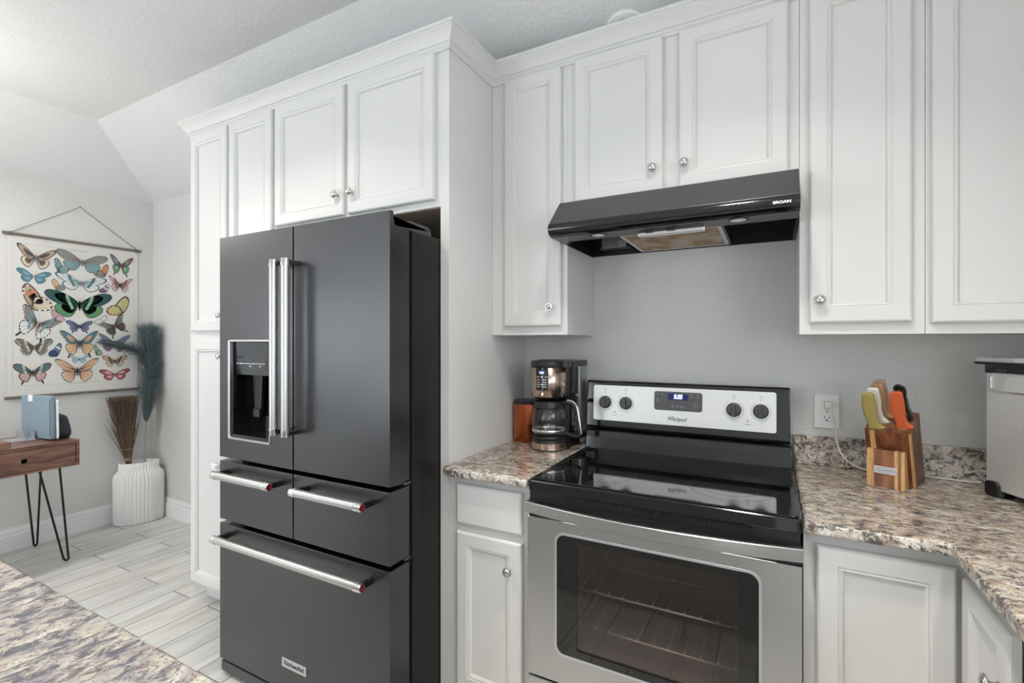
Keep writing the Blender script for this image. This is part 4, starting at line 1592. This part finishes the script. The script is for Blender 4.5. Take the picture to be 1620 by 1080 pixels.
cf = thing('glass_carafe', 'empty glass coffee carafe with black handle on the warming plate', 'carafe', (CX, CY, 0.958))
bm = bmesh.new()
cyl(bm, CX, CY, [(0, 0.9595), (0.058, 0.9595), (0.064, 0.965), (0.0685, 0.985), (0.0705, 1.01), (0.0705, 1.050), (0.067, 1.072), (0.058, 1.085), (0.055, 1.090)], 48)
obj('glass_body', bm, 'clear', cf, smooth=True)
bm = bmesh.new()
cyl(bm, CX, CY, [(0.0688, 0.958), (0.0705, 0.960), (0.0715, 0.967), (0.0700, 0.972), (0.0665, 0.964)], 48)
obj('base_ring', bm, 'blk', cf, smooth=True)
bm = bmesh.new()
cyl(bm, CX, CY, [(0.0712, 0.987), (0.0720, 0.988), (0.0720, 0.998), (0.0712, 0.999)], 48)
obj('metal_band', bm, 'steelb', cf, smooth=True, label='metal band around the glass')
bm = bmesh.new()
cyl(bm, CX, CY, [(0.060, 1.083), (0.0625, 1.086), (0.0610, 1.110), (0.050, 1.116), (0, 1.118)], 48)
obj('lid', bm, 'blk', cf, smooth=True)
bm = bmesh.new()
hp = spline([(CX + .052, CY, 1.105), (CX + .085, CY, 1.107), (CX + .110, CY, 1.100), (CX + .120, CY, 1.075), (CX + .130, CY, 1.02), (CX + .135, CY, 0.985), (CX + .122, CY, 0.975), (CX + .095, CY, 0.978), (CX + .066, CY, 0.983)], 6)
for p, q in zip(hp[:-1], hp[1:]):
    pass
tube(bm, hp, 0.0078, 10)
hh = obj('handle', bm, 'blk', cf, smooth=True)
bm = bmesh.new()
tube(bm, spline([(CX + .080, CY - .003, 1.1165), (CX + .106, CY - .003, 1.1125), (CX + .124, CY - .003, 1.092), (CX + .132, CY - .003, 1.05), (CX + .1425, CY - .003, 0.985)], 8), 0.0032, 8)
obj('handle_trim', bm, 'chrome', hh, smooth=True, label='silver strip along the handle')

cn = thing('canister', 'copper-red metal canister with black lid beside the coffee maker', 'canister', (0.022, -0.105, 0.914))
bm = bmesh.new()
cyl(bm, 0.022, -0.105, [(0, 0.9143), (0.060, 0.9143), (0.0625, 0.918), (0.0625, 1.080), (0, 1.080)], 48)
obj('body', bm, 'copper', cn, smooth=True)
bm = bmesh.new()
cyl(bm, 0.022, -0.105, [(0.062, 1.0785), (0.0645, 1.080), (0.0645, 1.089), (0.061, 1.093), (0, 1.0935)], 48)
obj('lid', bm, 'blk', cn, smooth=True)

# ==================================================================
#  CEILING LIGHTS
# ==================================================================
for i, (x, y) in enumerate(CANS):
    lab = ['round recessed ceiling light above the stove side', 'round recessed ceiling light above the fridge side', 'round recessed ceiling light behind the camera on the right', 'round recessed ceiling light behind the camera on the left', 'added recessed ceiling light brightening the right-hand cabinets and counter', 'added recessed ceiling light brightening the low wall on the desk side'][i]
    t = thing('recessed_light', lab, 'ceiling light', (x, y, CEIL), 0, 'recessed kitchen lights')
    bm = bmesh.new()
    lathe(bm, [(0.095, -0.0005), (0.095, -0.004), (0.078, -0.010), (0.074, -0.004), (0.074, -0.0005)], 36, Matrix.Translation((x, y, CEIL)))
    obj('trim_ring', bm, 'white', t, smooth=True)
    bm = bmesh.new()
    lathe(bm, [(0, -0.005), (0.074, -0.005)], 36, Matrix.Translation((x, y, CEIL)))
    obj('diffuser', bm, 'lamp', t)
t = thing('pendant_light', 'round opal pendant light over the desk side of the room', 'pendant light', (PEND[0], PEND[1], CEIL))
bm = bmesh.new()
lathe(bm, [(0.06, -0.001), (0.06, -0.02), (0.008, -0.03), (0.006, -0.14)], 24, Matrix.Translation((PEND[0], PEND[1], CEIL)))
obj('rod', bm, 'nickel', t, smooth=True)
bm = bmesh.new()
bmesh.ops.create_uvsphere(bm, u_segments=28, v_segments=16, radius=0.11, matrix=Matrix.Translation(PEND))
obj('globe', bm, 'globe', t, smooth=True)

# ==================================================================
#  BUTTERFLY POSTER
# ==================================================================
PX = XL + 0.006
ps = thing('hanging_poster', 'butterfly chart poster hung from a wooden rod on the left wall', 'poster', (XL, -0.475, 1.52))
bm = bmesh.new()
box(bm, PX - 0.001, PX + 0.001, -0.840, -0.112, 0.993, 2.050)
PAL = {
    'paper': (0.74, 0.735, 0.71), 'border': (0.655, 0.64, 0.605), 'line': (0.42, 0.38, 0.33), 'dark': (0.045, 0.045, 0.055), 'brown': (0.13, 0.085, 0.07),
    'tan': (0.46, 0.34, 0.24), 'cream': (0.66, 0.56, 0.42), 'teal': (0.08, 0.19, 0.21), 'lteal': (0.19, 0.33, 0.36), 'blue': (0.085, 0.20, 0.27), 'navy': (0.035, 0.055, 0.13),
    'orange': (0.60, 0.24, 0.12), 'peach': (0.68, 0.43, 0.26), 'green': (0.10, 0.26, 0.12), 'dgreen': (0.02, 0.085, 0.08), 'lgreen': (0.28, 0.46, 0.30), 'olive': (0.19, 0.19, 0.15),
    'grey': (0.24, 0.24, 0.22), 'white': (0.70, 0.70, 0.68), 'pink': (0.58, 0.38, 0.38), 'purple': (0.20, 0.11, 0.20), 'red': (0.38, 0.08, 0.08), 'yellow': (0.52, 0.47, 0.22), 'lblue': (0.30, 0.43, 0.48), 'slate': (0.15, 0.20, 0.30)}
PN = list(PAL)
for k, c in PAL.items():
    M['print_' + k] = simple('print_' + k, c, 0.75)
cv = obj('canvas', bm, 'print_border', ps)
pb_ = bmesh.new()


def poly(pts, col, lvl):
    """flat printed patch; pts are (y,z) on the poster"""
    if len(pts) < 3:
        return
    x = PX + 0.0012 + 0.00022 * lvl
    f = pb_.faces.new([pb_.verts.new((x, p[0], p[1])) for p in pts])
    f.material_index = PN.index(col)


def strip(a, b, w, col, lvl):
    dy, dz = b[0] - a[0], b[1] - a[1]
    L = math.hypot(dy, dz) or 1
    ny, nz = -dz / L * w / 2, dy / L * w / 2
    poly([(a[0] + ny, a[1] + nz), (b[0] + ny * .5, b[1] + nz * .5), (b[0] - ny * .5, b[1] - nz * .5), (a[0] - ny, a[1] - nz)], col, lvl)


FORE = [(.03, .10), (.25, .42), (.55, .78), (.83, .98), (1.0, .95), (.97, .70), (.80, .38), (.64, .08), (.35, -.08), (.05, -.06)]
HIND = [(.04, -.02), (.35, -.06), (.62, -.03), (.72, -.30), (.64, -.65), (.45, -.93), (.24, -.92), (.09, -.45)]
WIDE = [(.03, .10), (.30, .55), (.60, .88), (.90, .92), (1.0, .70), (.92, .38), (.75, .10), (.55, -.10), (.30, -.12), (.05, -.06)]


def scaled(pts, c, k, rnd=0):
    return [(c[0] + (p[0] - c[0]) * k + random.uniform(-rnd, rnd), c[1] + (p[1] - c[1]) * k + random.uniform(-rnd, rnd)) for p in pts]


def butterfly(cy, cz, w, h, edge, fa, ha, spot=None, veins=True, tail=False, rot=0, wide=False, inner=None, body='dark', k1=0.85, hk=0.86, band=None):
    ca, sa = math.cos(R(rot)), math.sin(R(rot))

    def W(p, s):
        y, z = p[0] * s * w / 2, p[1] * h / 2
        return (cy + y * ca - z * sa, cz + y * sa + z * ca)
    fo = smooth_outline(WIDE if wide else FORE, 4)
    hi = smooth_outline(HIND, 4)
    fcx = (.52, .42)
    hcx = (.40, -.42)
    for s in (-1, 1):
        if tail:
            poly([W(p, s) for p in ((.40, -.80), (.52, -.84), (.62, -1.18), (.56, -1.24), (.50, -1.15))], edge, 0)
        poly([W(p, s) for p in hi], edge, 0)
        poly([W(p, s) for p in fo], edge, 1)
        poly([W(p, s) for p in scaled(hi, (hcx[0] - .06, hcx[1] + .08), hk)], ha, 2)
        poly([W(p, s) for p in scaled(fo, (fcx[0] - .10, fcx[1] - .10), k1)], fa, 2)
        if inner:
            poly([W(p, s) for p in scaled(fo, (.34, .26), .48)], inner, 3)
            poly([W(p, s) for p in scaled(hi, (.30, -.30), .50)], inner, 3)
        if band:
            poly([W(p, s) for p in ((.42, .72), (.54, .80), (.50, .30), (.40, -.10), (.30, -.55), (.20, -.45), (.32, .10))], band, 4)
        if veins:
            for q in ((.92, .86), (.88, .62), (.78, .40), (.66, .14), (.60, .80)):
                strip(W((.08, .04), s), W((q[0] * .93, q[1] * .93), s), 0.0028, edge, 5)
            for q in ((.66, -.22), (.62, -.55), (.48, -.82), (.30, -.84), (.16, -.60)):
                strip(W((.08, -.06), s), W((q[0] * .95, q[1] * .95), s), 0.0028, edge, 5)
        if spot:
            for q in ((.95, .84), (.93, .68), (.86, .52), (.78, .36), (.72, .22), (.66, -.24), (.66, -.42), (.60, -.60), (.50, -.78), (.38, -.88), (.25, -.86)):
                c = W(q, s)
                r = min(w, h * 1.3) * 0.022
                poly([(c[0] + r * math.cos(t), c[1] + r * math.sin(t)) for t in [2 * PI * i / 6 for i in range(6)]], spot, 6)
        a = [W(p, s) for p in ((.02, .22), (.10, .55), (.20, .80))]
        strip(a[0], a[1], .0014, 'grey', 1)
        strip(a[1], a[2], .0014, 'grey', 1)
    bw = 0.040 if w > .12 else .055
    poly([W((bw * math.cos(t) * 1.0, -.10 + .38 * math.sin(t)), 1) for t in [2 * PI * i / 14 for i in range(14)]], body, 7)


def folded(cy, cz, w, h, edge, fa, ha, spot=None, rot=0, flip=1, band=None):
    ca, sa = math.cos(R(rot)), math.sin(R(rot))

    def W(p):
        y, z = p[0] * flip * w / 2, p[1] * h / 2
        return (cy + y * ca - z * sa, cz + y * sa + z * ca)
    fo = smooth_outline([(-.45, -.75), (-.85, .0), (-.95, .65), (-.70, 1.0), (-.35, .85), (.10, .30), (.30, -.25), (-.05, -.65)], 4)
    hi = smooth_outline([(-.40, -.80), (-.10, -.10), (.40, .05), (.85, -.25), (1.0, -.65), (.75, -.95), (.15, -1.0), (-.25, -.95)], 4)
    poly([W(p) for p in fo], edge, 0)
    poly([W(p) for p in scaled(fo, (-.42, .08), .80)], fa, 1)
    poly([W(p) for p in hi], edge, 2)
    poly([W(p) for p in scaled(hi, (.22, -.52), .80)], ha, 3)
    if band:
        poly([W(p) for p in ((-.80, .25), (-.25, .60), (-.05, .42), (-.62, .02))], band, 4)
    for q in ((-.75, .6), (-.45, .65), (-.1, .25)):
        strip(W((-.35, -.70)), W(q), .002, edge, 4)
    for q in ((.3, -.1), (.7, -.35), (.75, -.75), (.3, -.9)):
        strip(W((-.30, -.78)), W(q), .002, edge, 5)
    if spot:
        for q in ((-.84, .55), (-.86, .25), (-.62, .82), (.45, -.05), (.72, -.25), (.88, -.52), (.78, -.80), (.50, -.92), (.15, -.93)):
            c = W(q)
            r = min(w, h) * .045
            poly([(c[0] + r * math.cos(t), c[1] + r * math.sin(t)) for t in [2 * PI * i / 6 for i in range(6)]], spot, 6)


# inner sheet and border line
box(pb_, PX + 0.0006, PX + 0.0009, -0.822, -0.128, 1.050, 2.010, PN.index('paper'))
for (a, b) in (((-.805, 1.999), (-.145, 1.999)), ((-.805, 1.061), (-.145, 1.061)), ((-.814, 1.070), (-.814, 1.990)), ((-.136, 1.070), (-.136, 1.990))):
    strip(a, b, .0020, 'line', 0)
for sy in (-1, 1):
    for zz in (1.999, 1.061):
        strip((-.475 + sy * .3355, zz), (-.475 + sy * .339, zz + (-.009 if zz > 1.5 else .009)), .003, 'line', 0)
for zz in (1.999, 1.061):
    for dy in (-.03, 0, .03):
        c = (-.475 + dy, zz)
        pts = [(c[0] + .016 * math.cos(t), c[1] + .008 * math.sin(t)) for t in [2 * PI * i / 12 for i in range(13)]]
        for a, b in zip(pts[:-1], pts[1:]):
            strip(a, b, .0022, 'line', 1)

butterfly(-0.701, 1.916, 0.201, 0.150, 'dark', 'tan', 'cream', body='grey', inner='brown', rot=-6, hk=.88)
folded(-0.572, 1.877, 0.075, 0.105, 'dark', 'lteal', 'lteal', 'white')
butterfly(-0.453, 1.922, 0.299, 0.145, 'olive', 'grey', 'lteal', tail=True, wide=True, rot=-3, body='olive')
folded(-0.335, 1.875, 0.079, 0.100, 'brown', 'orange', 'grey', flip=-1)
butterfly(-0.219, 1.932, 0.150, 0.140, 'dark', 'purple', 'green', 'pink', tail=True, inner='lgreen', rot=-4, body='red')
butterfly(-0.712, 1.789, 0.177, 0.094, 'teal', 'blue', 'blue', veins=False, wide=True, inner='lteal', body='pink', rot=-5)
butterfly(-0.459, 1.772, 0.298, 0.122, 'teal', 'white', 'white', 'teal', wide=True, band='teal', rot=-4, body='grey')
folded(-0.585, 1.746, 0.075, 0.078, 'olive', 'peach', 'grey')
folded(-0.324, 1.745, 0.068, 0.069, 'purple', 'white', 'purple', flip=-1, band='dark')
butterfly(-0.225, 1.783, 0.155, 0.115, 'dark', 'pink', 'pink', 'white', rot=-4, band='red')
folded(-0.694, 1.650, 0.159, 0.181, 'brown', 'tan', 'cream', 'white', band='orange')
folded(-0.702, 1.655, 0.090, 0.110, 'dark', 'orange', 'cream')
butterfly(-0.469, 1.618, 0.384, 0.195, 'dark', 'dgreen', 'green', wide=True, rot=-1, body='brown', k1=.90, hk=.93, veins=False)
butterfly(-0.469, 1.622, 0.300, 0.160, 'dgreen', 'dgreen', 'lteal', wide=True, rot=-1, body='dark', veins=True, band='lgreen')
folded(-0.238, 1.624, 0.150, 0.150, 'dark', 'yellow', 'yellow', 'orange', flip=-1)
butterfly(-0.692, 1.471, 0.230, 0.190, 'dark', 'grey', 'white', 'white', tail=True, rot=-24, band='lteal', body='tan')
folded(-0.589, 1.533, 0.074, 0.082, 'purple', 'pink', 'pink')
butterfly(-0.469, 1.464, 0.152, 0.085, 'navy', 'slate', 'slate', tail=True, wide=True, inner='purple')
folded(-0.345, 1.515, 0.084, 0.066, 'grey', 'white', 'white', flip=-1)
butterfly(-0.262, 1.473, 0.187, 0.135, 'dark', 'grey', 'brown', 'white', tail=True, rot=28, body='red', hk=.6)
butterfly(-0.709, 1.318, 0.193, 0.120, 'dark', 'olive', 'olive', 'white', wide=True, band='cream', body='grey')
folded(-0.602, 1.296, 0.073, 0.096, 'navy', 'slate', 'navy', flip=-1, band='white')
butterfly(-0.469, 1.345, 0.219, 0.175, 'dark', 'blue', 'peach', 'cream', tail=True, inner='peach', body='navy')
folded(-0.363, 1.292, 0.053, 0.080, 'dark', 'lgreen', 'lgreen')
butterfly(-0.262, 1.343, 0.199, 0.134, 'grey', 'slate', 'purple', rot=-3)
butterfly(-0.472, 1.230, 0.112, 0.057, 'blue', 'lblue', 'lblue', veins=False, rot=-2, body='teal')
butterfly(-0.481, 1.150, 0.246, 0.169, 'dark', 'peach', 'peach', 'white', body='dark')
butterfly(-0.259, 1.209, 0.156, 0.090, 'brown', 'peach', 'cream', wide=True, band='dark')
butterfly(-0.717, 1.149, 0.192, 0.130, 'dark', 'teal', 'pink', 'red', tail=True, wide=True, band='cream')
butterfly(-0.259, 1.108, 0.193, 0.086, 'dark', 'red', 'red', wide=True, veins=False, inner='pink', body='grey')
obj('print', pb_, ['print_' + k for k in PN], cv, label='printed rows of colourful butterflies')
for z, y0, y1 in ((2.055, -0.862, -0.088), (0.990, -0.852, -0.103)):
    bm = bmesh.new()
    tube(bm, [(XL + 0.011, y0, z), (XL + 0.011, y1, z)], 0.0095, 14)
    obj('rod', bm, 'rod', ps, smooth=True)
bm = bmesh.new()
tube(bm, [(XL + 0.011, -0.825, 2.062), (XL + 0.008, -0.466, 2.310), (XL + 0.011, -0.118, 2.062)], 0.0022, 6)
for y in (-0.825, -0.118):
    for k in range(4):
        tube(bm, [(XL + 0.011 + .0115 * math.cos(t), y - .012 + .006 * k, 2.055 + .0115 * math.sin(t)) for t in [2 * PI * i / 10 for i in range(11)]], 0.0020, 5)
obj('hanging_string', bm, 'string', ps)
bm = bmesh.new()
lathe(bm, [(0, 0.010), (0.004, 0.010), (0.004, 0)], 10, Matrix.Translation((XL, -0.466, 2.312)) @ Matrix.Rotation(R(90), 4, 'Y'))
obj('wall_nail', bm, 'nickel', ps)

# ==================================================================
#  DESK AND WHAT STANDS ON IT
# ==================================================================
DR = R(3.0)
DO = (-2.768, -0.682, 0.0)
dk = thing('desk', 'dark red-brown wooden desk with black hairpin legs against the left wall', 'desk', DO, DR)
LD = 1.15
bm = bmesh.new()
box(bm, -0.455, 0, -LD, 0, 0.736, 0.754)
box(bm, -0.455, 0, -LD, 0, 0.598, 0.610)
box(bm, -0.455, 0, -0.016, 0, 0.610, 0.736)
box(bm, -0.455, 0, -LD, -LD + 0.016, 0.610, 0.736)
box(bm, -0.455, -0.443, -LD + .016, -0.016, 0.610, 0.736)
obj('carcass', bm, 'desk', dk, local=True, bevel=0.001)
bm = bmesh.new()
# drawer front with a round finger hole (built facing +x)
N = 32
hc_ = (-0.252, 0.672)
inner = [(hc_[0] + 0.0155 * math.cos(2 * PI * i / N), hc_[1] + 0.0135 * math.sin(2 * PI * i / N)) for i in range(N)]
outer = []
x0, x1, z0, z1 = -0.62, -0.019, 0.6125, 0.7335
for i in range(N):
    t = 2 * PI * i / N
    c, s = math.cos(t), math.sin(t)
    k = min(((x1 - hc_[0]) if c > 0 else (x0 - hc_[0])) / c if abs(c) > 1e-6 else 1e9, ((z1 - hc_[1]) if s > 0 else (z0 - hc_[1])) / s if abs(s) > 1e-6 else 1e9)
    outer.append((hc_[0] + k * c, hc_[1] + k * s))
for cxn, czn in ((x1, z1), (x0, z1), (x0, z0), (x1, z0)):
    j = min(range(N), key=lambda i: (outer[i][0] - cxn) ** 2 + (outer[i][1] - czn) ** 2)
    outer[j] = (cxn, czn)
SWX = Matrix(((0, 1, 0, 0), (1, 0, 0, 0), (0, 0, 1, 0), (0, 0, 0, 1)))
hole_plate(bm, outer, inner, -0.018, -0.005, 0, SWX)
dw = obj('drawer', bm, 'desk', dk, local=True)
bm = bmesh.new()
box(bm, -0.40, -0.022, -0.60, -0.03, 0.616, 0.62)
box(bm, -0.40, -0.10, -0.60, -0.03, 0.62, 0.72)
obj('drawer_box', bm, 'gap', dw, local=True)
bm = bmesh.new()
box(bm, -0.018, -0.005, -LD + .018, -0.626, 0.6125, 0.7335)
obj('drawer', bm, 'desk', dk, local=True)


def hairpin(fx, fy, ax, ay, bx, by):
    """V of round bar: foot (fx,fy,0), tops at a and b on the underside"""
    bm = bmesh.new()
    zt = 0.596
    f = Vector((fx, fy, 0.006))
    a, b = Vector((ax, ay, zt)), Vector((bx, by, zt))
    side = (b - a).normalized() * 0.013
    pts = [a, a.lerp(f, 0.5) - side * .4, a.lerp(f, 0.93) - side * 0.75, f - side * 0.85 + Vector((0, 0, .012)), f, f + side * 0.85 + Vector((0, 0, .012)), b.lerp(f, 0.93) + side * 0.75, b.lerp(f, 0.5) + side * .4, b]
    tube(bm, spline(pts, 6), 0.0058, 10)
    c = (a + b) / 2
    box(bm, min(ax, bx) - .012, max(ax, bx) + .012, min(ay, by) - .012, max(ay, by) + .012, 0.594, 0.598)
    obj('leg', bm, 'hairpin', dk, local=True, smooth=True)


def dl(x, y):
    v = WM[dk].inverted() @ Vector((x, y, 0))
    return v.x, v.y


hairpin(*dl(-2.848, -0.718), *dl(-2.885, -0.835), *dl(-2.845, -0.752))
hairpin(*dl(-3.300, -0.720), *dl(-3.215, -0.800), *dl(-3.270, -0.700))
hairpin(*dl(-2.790, -1.80), *dl(-2.83, -1.69), *dl(-2.80, -1.76))
hairpin(*dl(-3.24, -1.82), *dl(-3.16, -1.72), *dl(-3.21, -1.80))

bm = bmesh.new()
prism(bm, rrect(-3.04, -2.800, -1.25, -0.978, 0.006), 'z', 0.7545, 0.786)
tag(obj('wooden_tray', bm, 'lwood', bevel=0.002), 'light brown wooden tray on the left of the desk', 'tray')

# vertical laptop stand
st = thing('laptop_stand', 'silver metal upright stand holding the grey laptop sleeve', 'stand', (-3.03, -0.83, 0.7545))
bm = bmesh.new()
box(bm, -3.135, -2.985, -0.925, -0.760, 0.7545, 0.758)
obj('base', bm, 'alu', st, bevel=0.001)
for y, lean in ((-0.858, -0.010), (-0.823, -0.002), (-0.762, 0.004)):
    bm = bmesh.new()
    prism(bm, [(y, 0.758), (y + 0.004, 0.758), (y + 0.004 + lean, 0.806), (y + lean, 0.806)], 'x', -3.125 if y < -.84 else -3.055, -3.015 if y < -.84 else -2.985)
    obj('fin', bm, 'alu', st, bevel=0.0012)

ls = thing('laptop_sleeve', 'blue-grey felt laptop sleeve standing upright in the silver stand', 'laptop sleeve', (-3.0, -0.798, 0.7585))
LSM = Matrix.Translation((-3.0, -0.796, 0.7590)) @ Matrix.Rotation(R(3), 4, 'Z') @ Matrix.Rotation(R(-2.0), 4, 'Y')
bm = bmesh.new()
prism(bm, rrect(-0.195, 0.175, 0.0, 0.262, 0.012), 'y', -0.012, 0.012, 0, LSM)
obj('pouch', bm, 'felt', ls, bevel=0.005, seg=3)
bm = bmesh.new()
box(bm, -0.10, -0.045, -0.0135, -0.010, 0.226, 0.266, 0, LSM)
obj('tab', bm, 'alu_w', ls, bevel=0.001, label='pale closing tab')
bm = bmesh.new()
box(bm, 0.163, 0.173, -0.0130, 0.0130, 0.02, 0.24, 0, LSM)
obj('side_seam', bm, 'felt_d', ls, bevel=0.002)
bm = bmesh.new()
prism(bm, rrect(-0.17, 0.182, 0.0, 0.235, 0.010), 'y', 0.0160, 0.026, 0, LSM)
tag(obj('laptop', bm, 'alu_w', bevel=0.002), 'thin white laptop edge standing right behind the grey sleeve', 'laptop')

sp = thing('portable_speaker', 'rounded black fabric speaker behind the laptop sleeve on the desk', 'speaker', (-2.93, -0.730, 0.7545))
bm = bmesh.new()
prism(bm, smooth_outline([(-3.020, 0.756), (-3.020, 0.886), (-2.985, 0.893), (-2.930, 0.890), (-2.895, 0.868), (-2.855, 0.808), (-2.858, 0.778), (-2.885, 0.758), (-2.95, 0.755)], 5), 'y', -0.750, -0.690)
obj('fabric_shell', bm, 'fabricblk', sp, bevel=0.010, seg=3)
bm = bmesh.new()
prism(bm, [(-3.00, 0.7545), (-2.89, 0.7545), (-2.89, 0.758), (-3.00, 0.758)], 'y', -0.758, -0.706)
obj('rubber_foot', bm, 'blk', sp)
bm = bmesh.new()
tube(bm, spline([(-2.875, -0.708, 0.764), (-2.865, -0.700, 0.7615), (-2.870, -0.698, 0.7595), (-2.91, -0.694, 0.7585), (-2.97, -0.698, 0.7585), (-3.05, -0.72, 0.7585)], 8), 0.0028, 8)
tag(obj('charging_cable', bm, 'blk', smooth=True), 'thin black cable beside the speaker on the desk end', 'cable')

# ==================================================================
#  VASE, TWIGS, PLUME
# ==================================================================
VC = (-3.235, -0.155)
VR = R(67)
bm = bmesh.new()
prof = [(0, 0.0), (0.93, 0.0), (0.985, 0.008), (1.0, 0.33), (0.985, 0.350), (0.93, 0.368), (0.85, 0.382), (0.80, 0.395), (0.785, 0.410), (0.79, 0.447), (0.745, 0.449), (0.735, 0.41), (0.70, 0.36), (0.70, 0.12), (0, 0.11)]
lathe(bm, prof, 288, Matrix.Translation((VC[0], VC[1], 0)) @ Matrix.Rotation(VR, 4, 'Z'), 0, 0.152, 0.098, ribs=40, ribd=0.085, ribz=(0.001, 0.447))
tag(obj('ribbed_vase', bm, 'vase', smooth='all'), 'white ribbed oval floor vase in the corner', 'vase')

tb = thing('twig_bundle', 'tied fan-shaped bundle of brown twigs standing in the white vase', 'dried twigs', (-3.265, -0.20, 0.13))
rng = random.Random(5)
bm = bmesh.new()
for i in range(620):
    t = rng.uniform(-1, 1)
    dx = rng.uniform(-1, 1)
    top = Vector((-3.270 + dx * 0.036, -0.244 + t * 0.094 + rng.uniform(-.006, .006), 0.945 + rng.uniform(-0.012, 0.008)))
    if rng.random() < 0.22:
        top.z -= rng.uniform(0.05, 0.25)
        top.y += rng.choice((-1, 1)) * rng.uniform(0, 0.018)
    neck = Vector((-3.262 + dx * 0.012, -0.214 + t * 0.016, 0.475))
    base = Vector((-3.255 + dx * 0.015, -0.200 + t * 0.012, 0.20))
    pts = [base, neck]
    for k in (0.3, 0.55, 0.8, 1.0):
        p = neck.lerp(top, k)
        bulge = 0.010 * math.sin(PI * k) * (1 if t > 0 else -1)
        pts.append(p + Vector((rng.uniform(-.004, .004), rng.uniform(-.005, .005) - bulge * .4, 0)))
    tube(bm, pts, 0.0012, 4, cap=False, mi=0 if rng.random() < .7 else 1, radii=[.0015, .0014, .0013, .0012, .001, .0005])
obj('twigs', bm, ['twig', 'twig2'], tb, kind='stuff')
bm = bmesh.new()
for z, r1, r2 in ((0.468, 0.022, 0.022), (0.474, 0.022, 0.022), (0.480, 0.022, 0.022), (0.553, 0.034, 0.026)):
    tube(bm, [(-3.262 + r2 * math.cos(a), -0.216 + r1 * math.sin(a), z) for a in [2 * PI * i / 20 for i in range(21)]], 0.003, 6)
obj('twine', bm, 'twine', tb)


def plume_bm(path, rad, n, rng, length, droop=0.0, w=0.0011, open_=0.5):
    bm = bmesh.new()
    sp_ = spline(path, 14)
    m = len(sp_)
    for i in range(n):
        u = rng.random()
        k = min(int(u * (m - 1)), m - 2)
        f = u * (m - 1) - k
        p = sp_[k].lerp(sp_[k + 1], f)
        tdir = (sp_[k + 1] - sp_[k]).normalized()
        ang = rng.uniform(0, 2 * PI)
        a = tdir.cross(Vector((0.3, 1, 0.2))).normalized()
        b = tdir.cross(a)
        out = a * math.cos(ang) + b * math.sin(ang)
        rr = rad(u) * (0.25 + 0.95 * rng.random() ** 0.7) * (1.0 + 0.22 * math.sin(u * 23 + ang * 2))
        L = length * rng.uniform(0.45, 1.25)
        stray = Vector((rng.gauss(0, .010), rng.gauss(0, .010), rng.gauss(0, .010)))
        tip = p + out * rr + tdir * L + Vector((0, 0, -droop * rng.random())) + stray
        tip.x = max(tip.x, XL + 0.012 + 0.01 * rng.random())
        tip.y = min(tip.y, -0.008 - 0.01 * rng.random())
        mid = p + out * rr * 0.70 + tdir * L * 0.42
        side = tdir.cross(out).normalized() * w
        jit = Vector((rng.uniform(-1, 1), rng.uniform(-1, 1), rng.uniform(-1, 1))) * .004
        mid.x = max(mid.x, XL + 0.015)
        mid.y = min(mid.y, -0.012)
        v = [bm.verts.new(q) for q in (p - side, p + side, mid + side * .9 + jit, mid - side * .9 + jit)]
        f1 = bm.faces.new(v)
        t_ = bm.verts.new(tip)
        f2 = bm.faces.new((v[3], v[2], t_))
        mi = 0 if rng.random() < 0.62 else 1
        f1.material_index = f2.material_index = mi
    return bm


pg = thing('pampas_stem', 'tall blue-grey feathery pampas stem in the white vase', 'dried grass', (-3.232, -0.115, 0.13))
bm = bmesh.new()
tube(bm, spline([(-3.215, -0.150, 0.125), (-3.235, -0.122, 0.42), (-3.240, -0.107, 0.74), (-3.240, -0.085, 1.0), (-3.24, -0.08, 1.40)], 8), 0.0045, 8)
obj('stem', bm, 'stem', pg, smooth=True)
rng = random.Random(9)
bm = plume_bm([(-3.240, -0.108, 0.735), (-3.240, -0.092, 0.90), (-3.238, -0.078, 1.06), (-3.238, -0.076, 1.22), (-3.240, -0.088, 1.36), (-3.240, -0.092, 1.43)],
              lambda u: 0.016 + 0.066 * min(1, u * 4.5), 9000, rng, 0.075, w=0.0009)
obj('plume', bm, ['plume', 'plume2'], pg, kind='stuff')
bm = plume_bm([(-3.240, -0.085, 1.16), (-3.240, -0.13, 1.255), (-3.235, -0.20, 1.300), (-3.230, -0.29, 1.328), (-3.228, -0.355, 1.345)],
              lambda u: 0.056 * (1 - u) + 0.020, 2300, rng, 0.075, 0.03, w=0.0008)
obj('drooping_plume', bm, ['plume', 'plume2'], pg, kind='stuff')
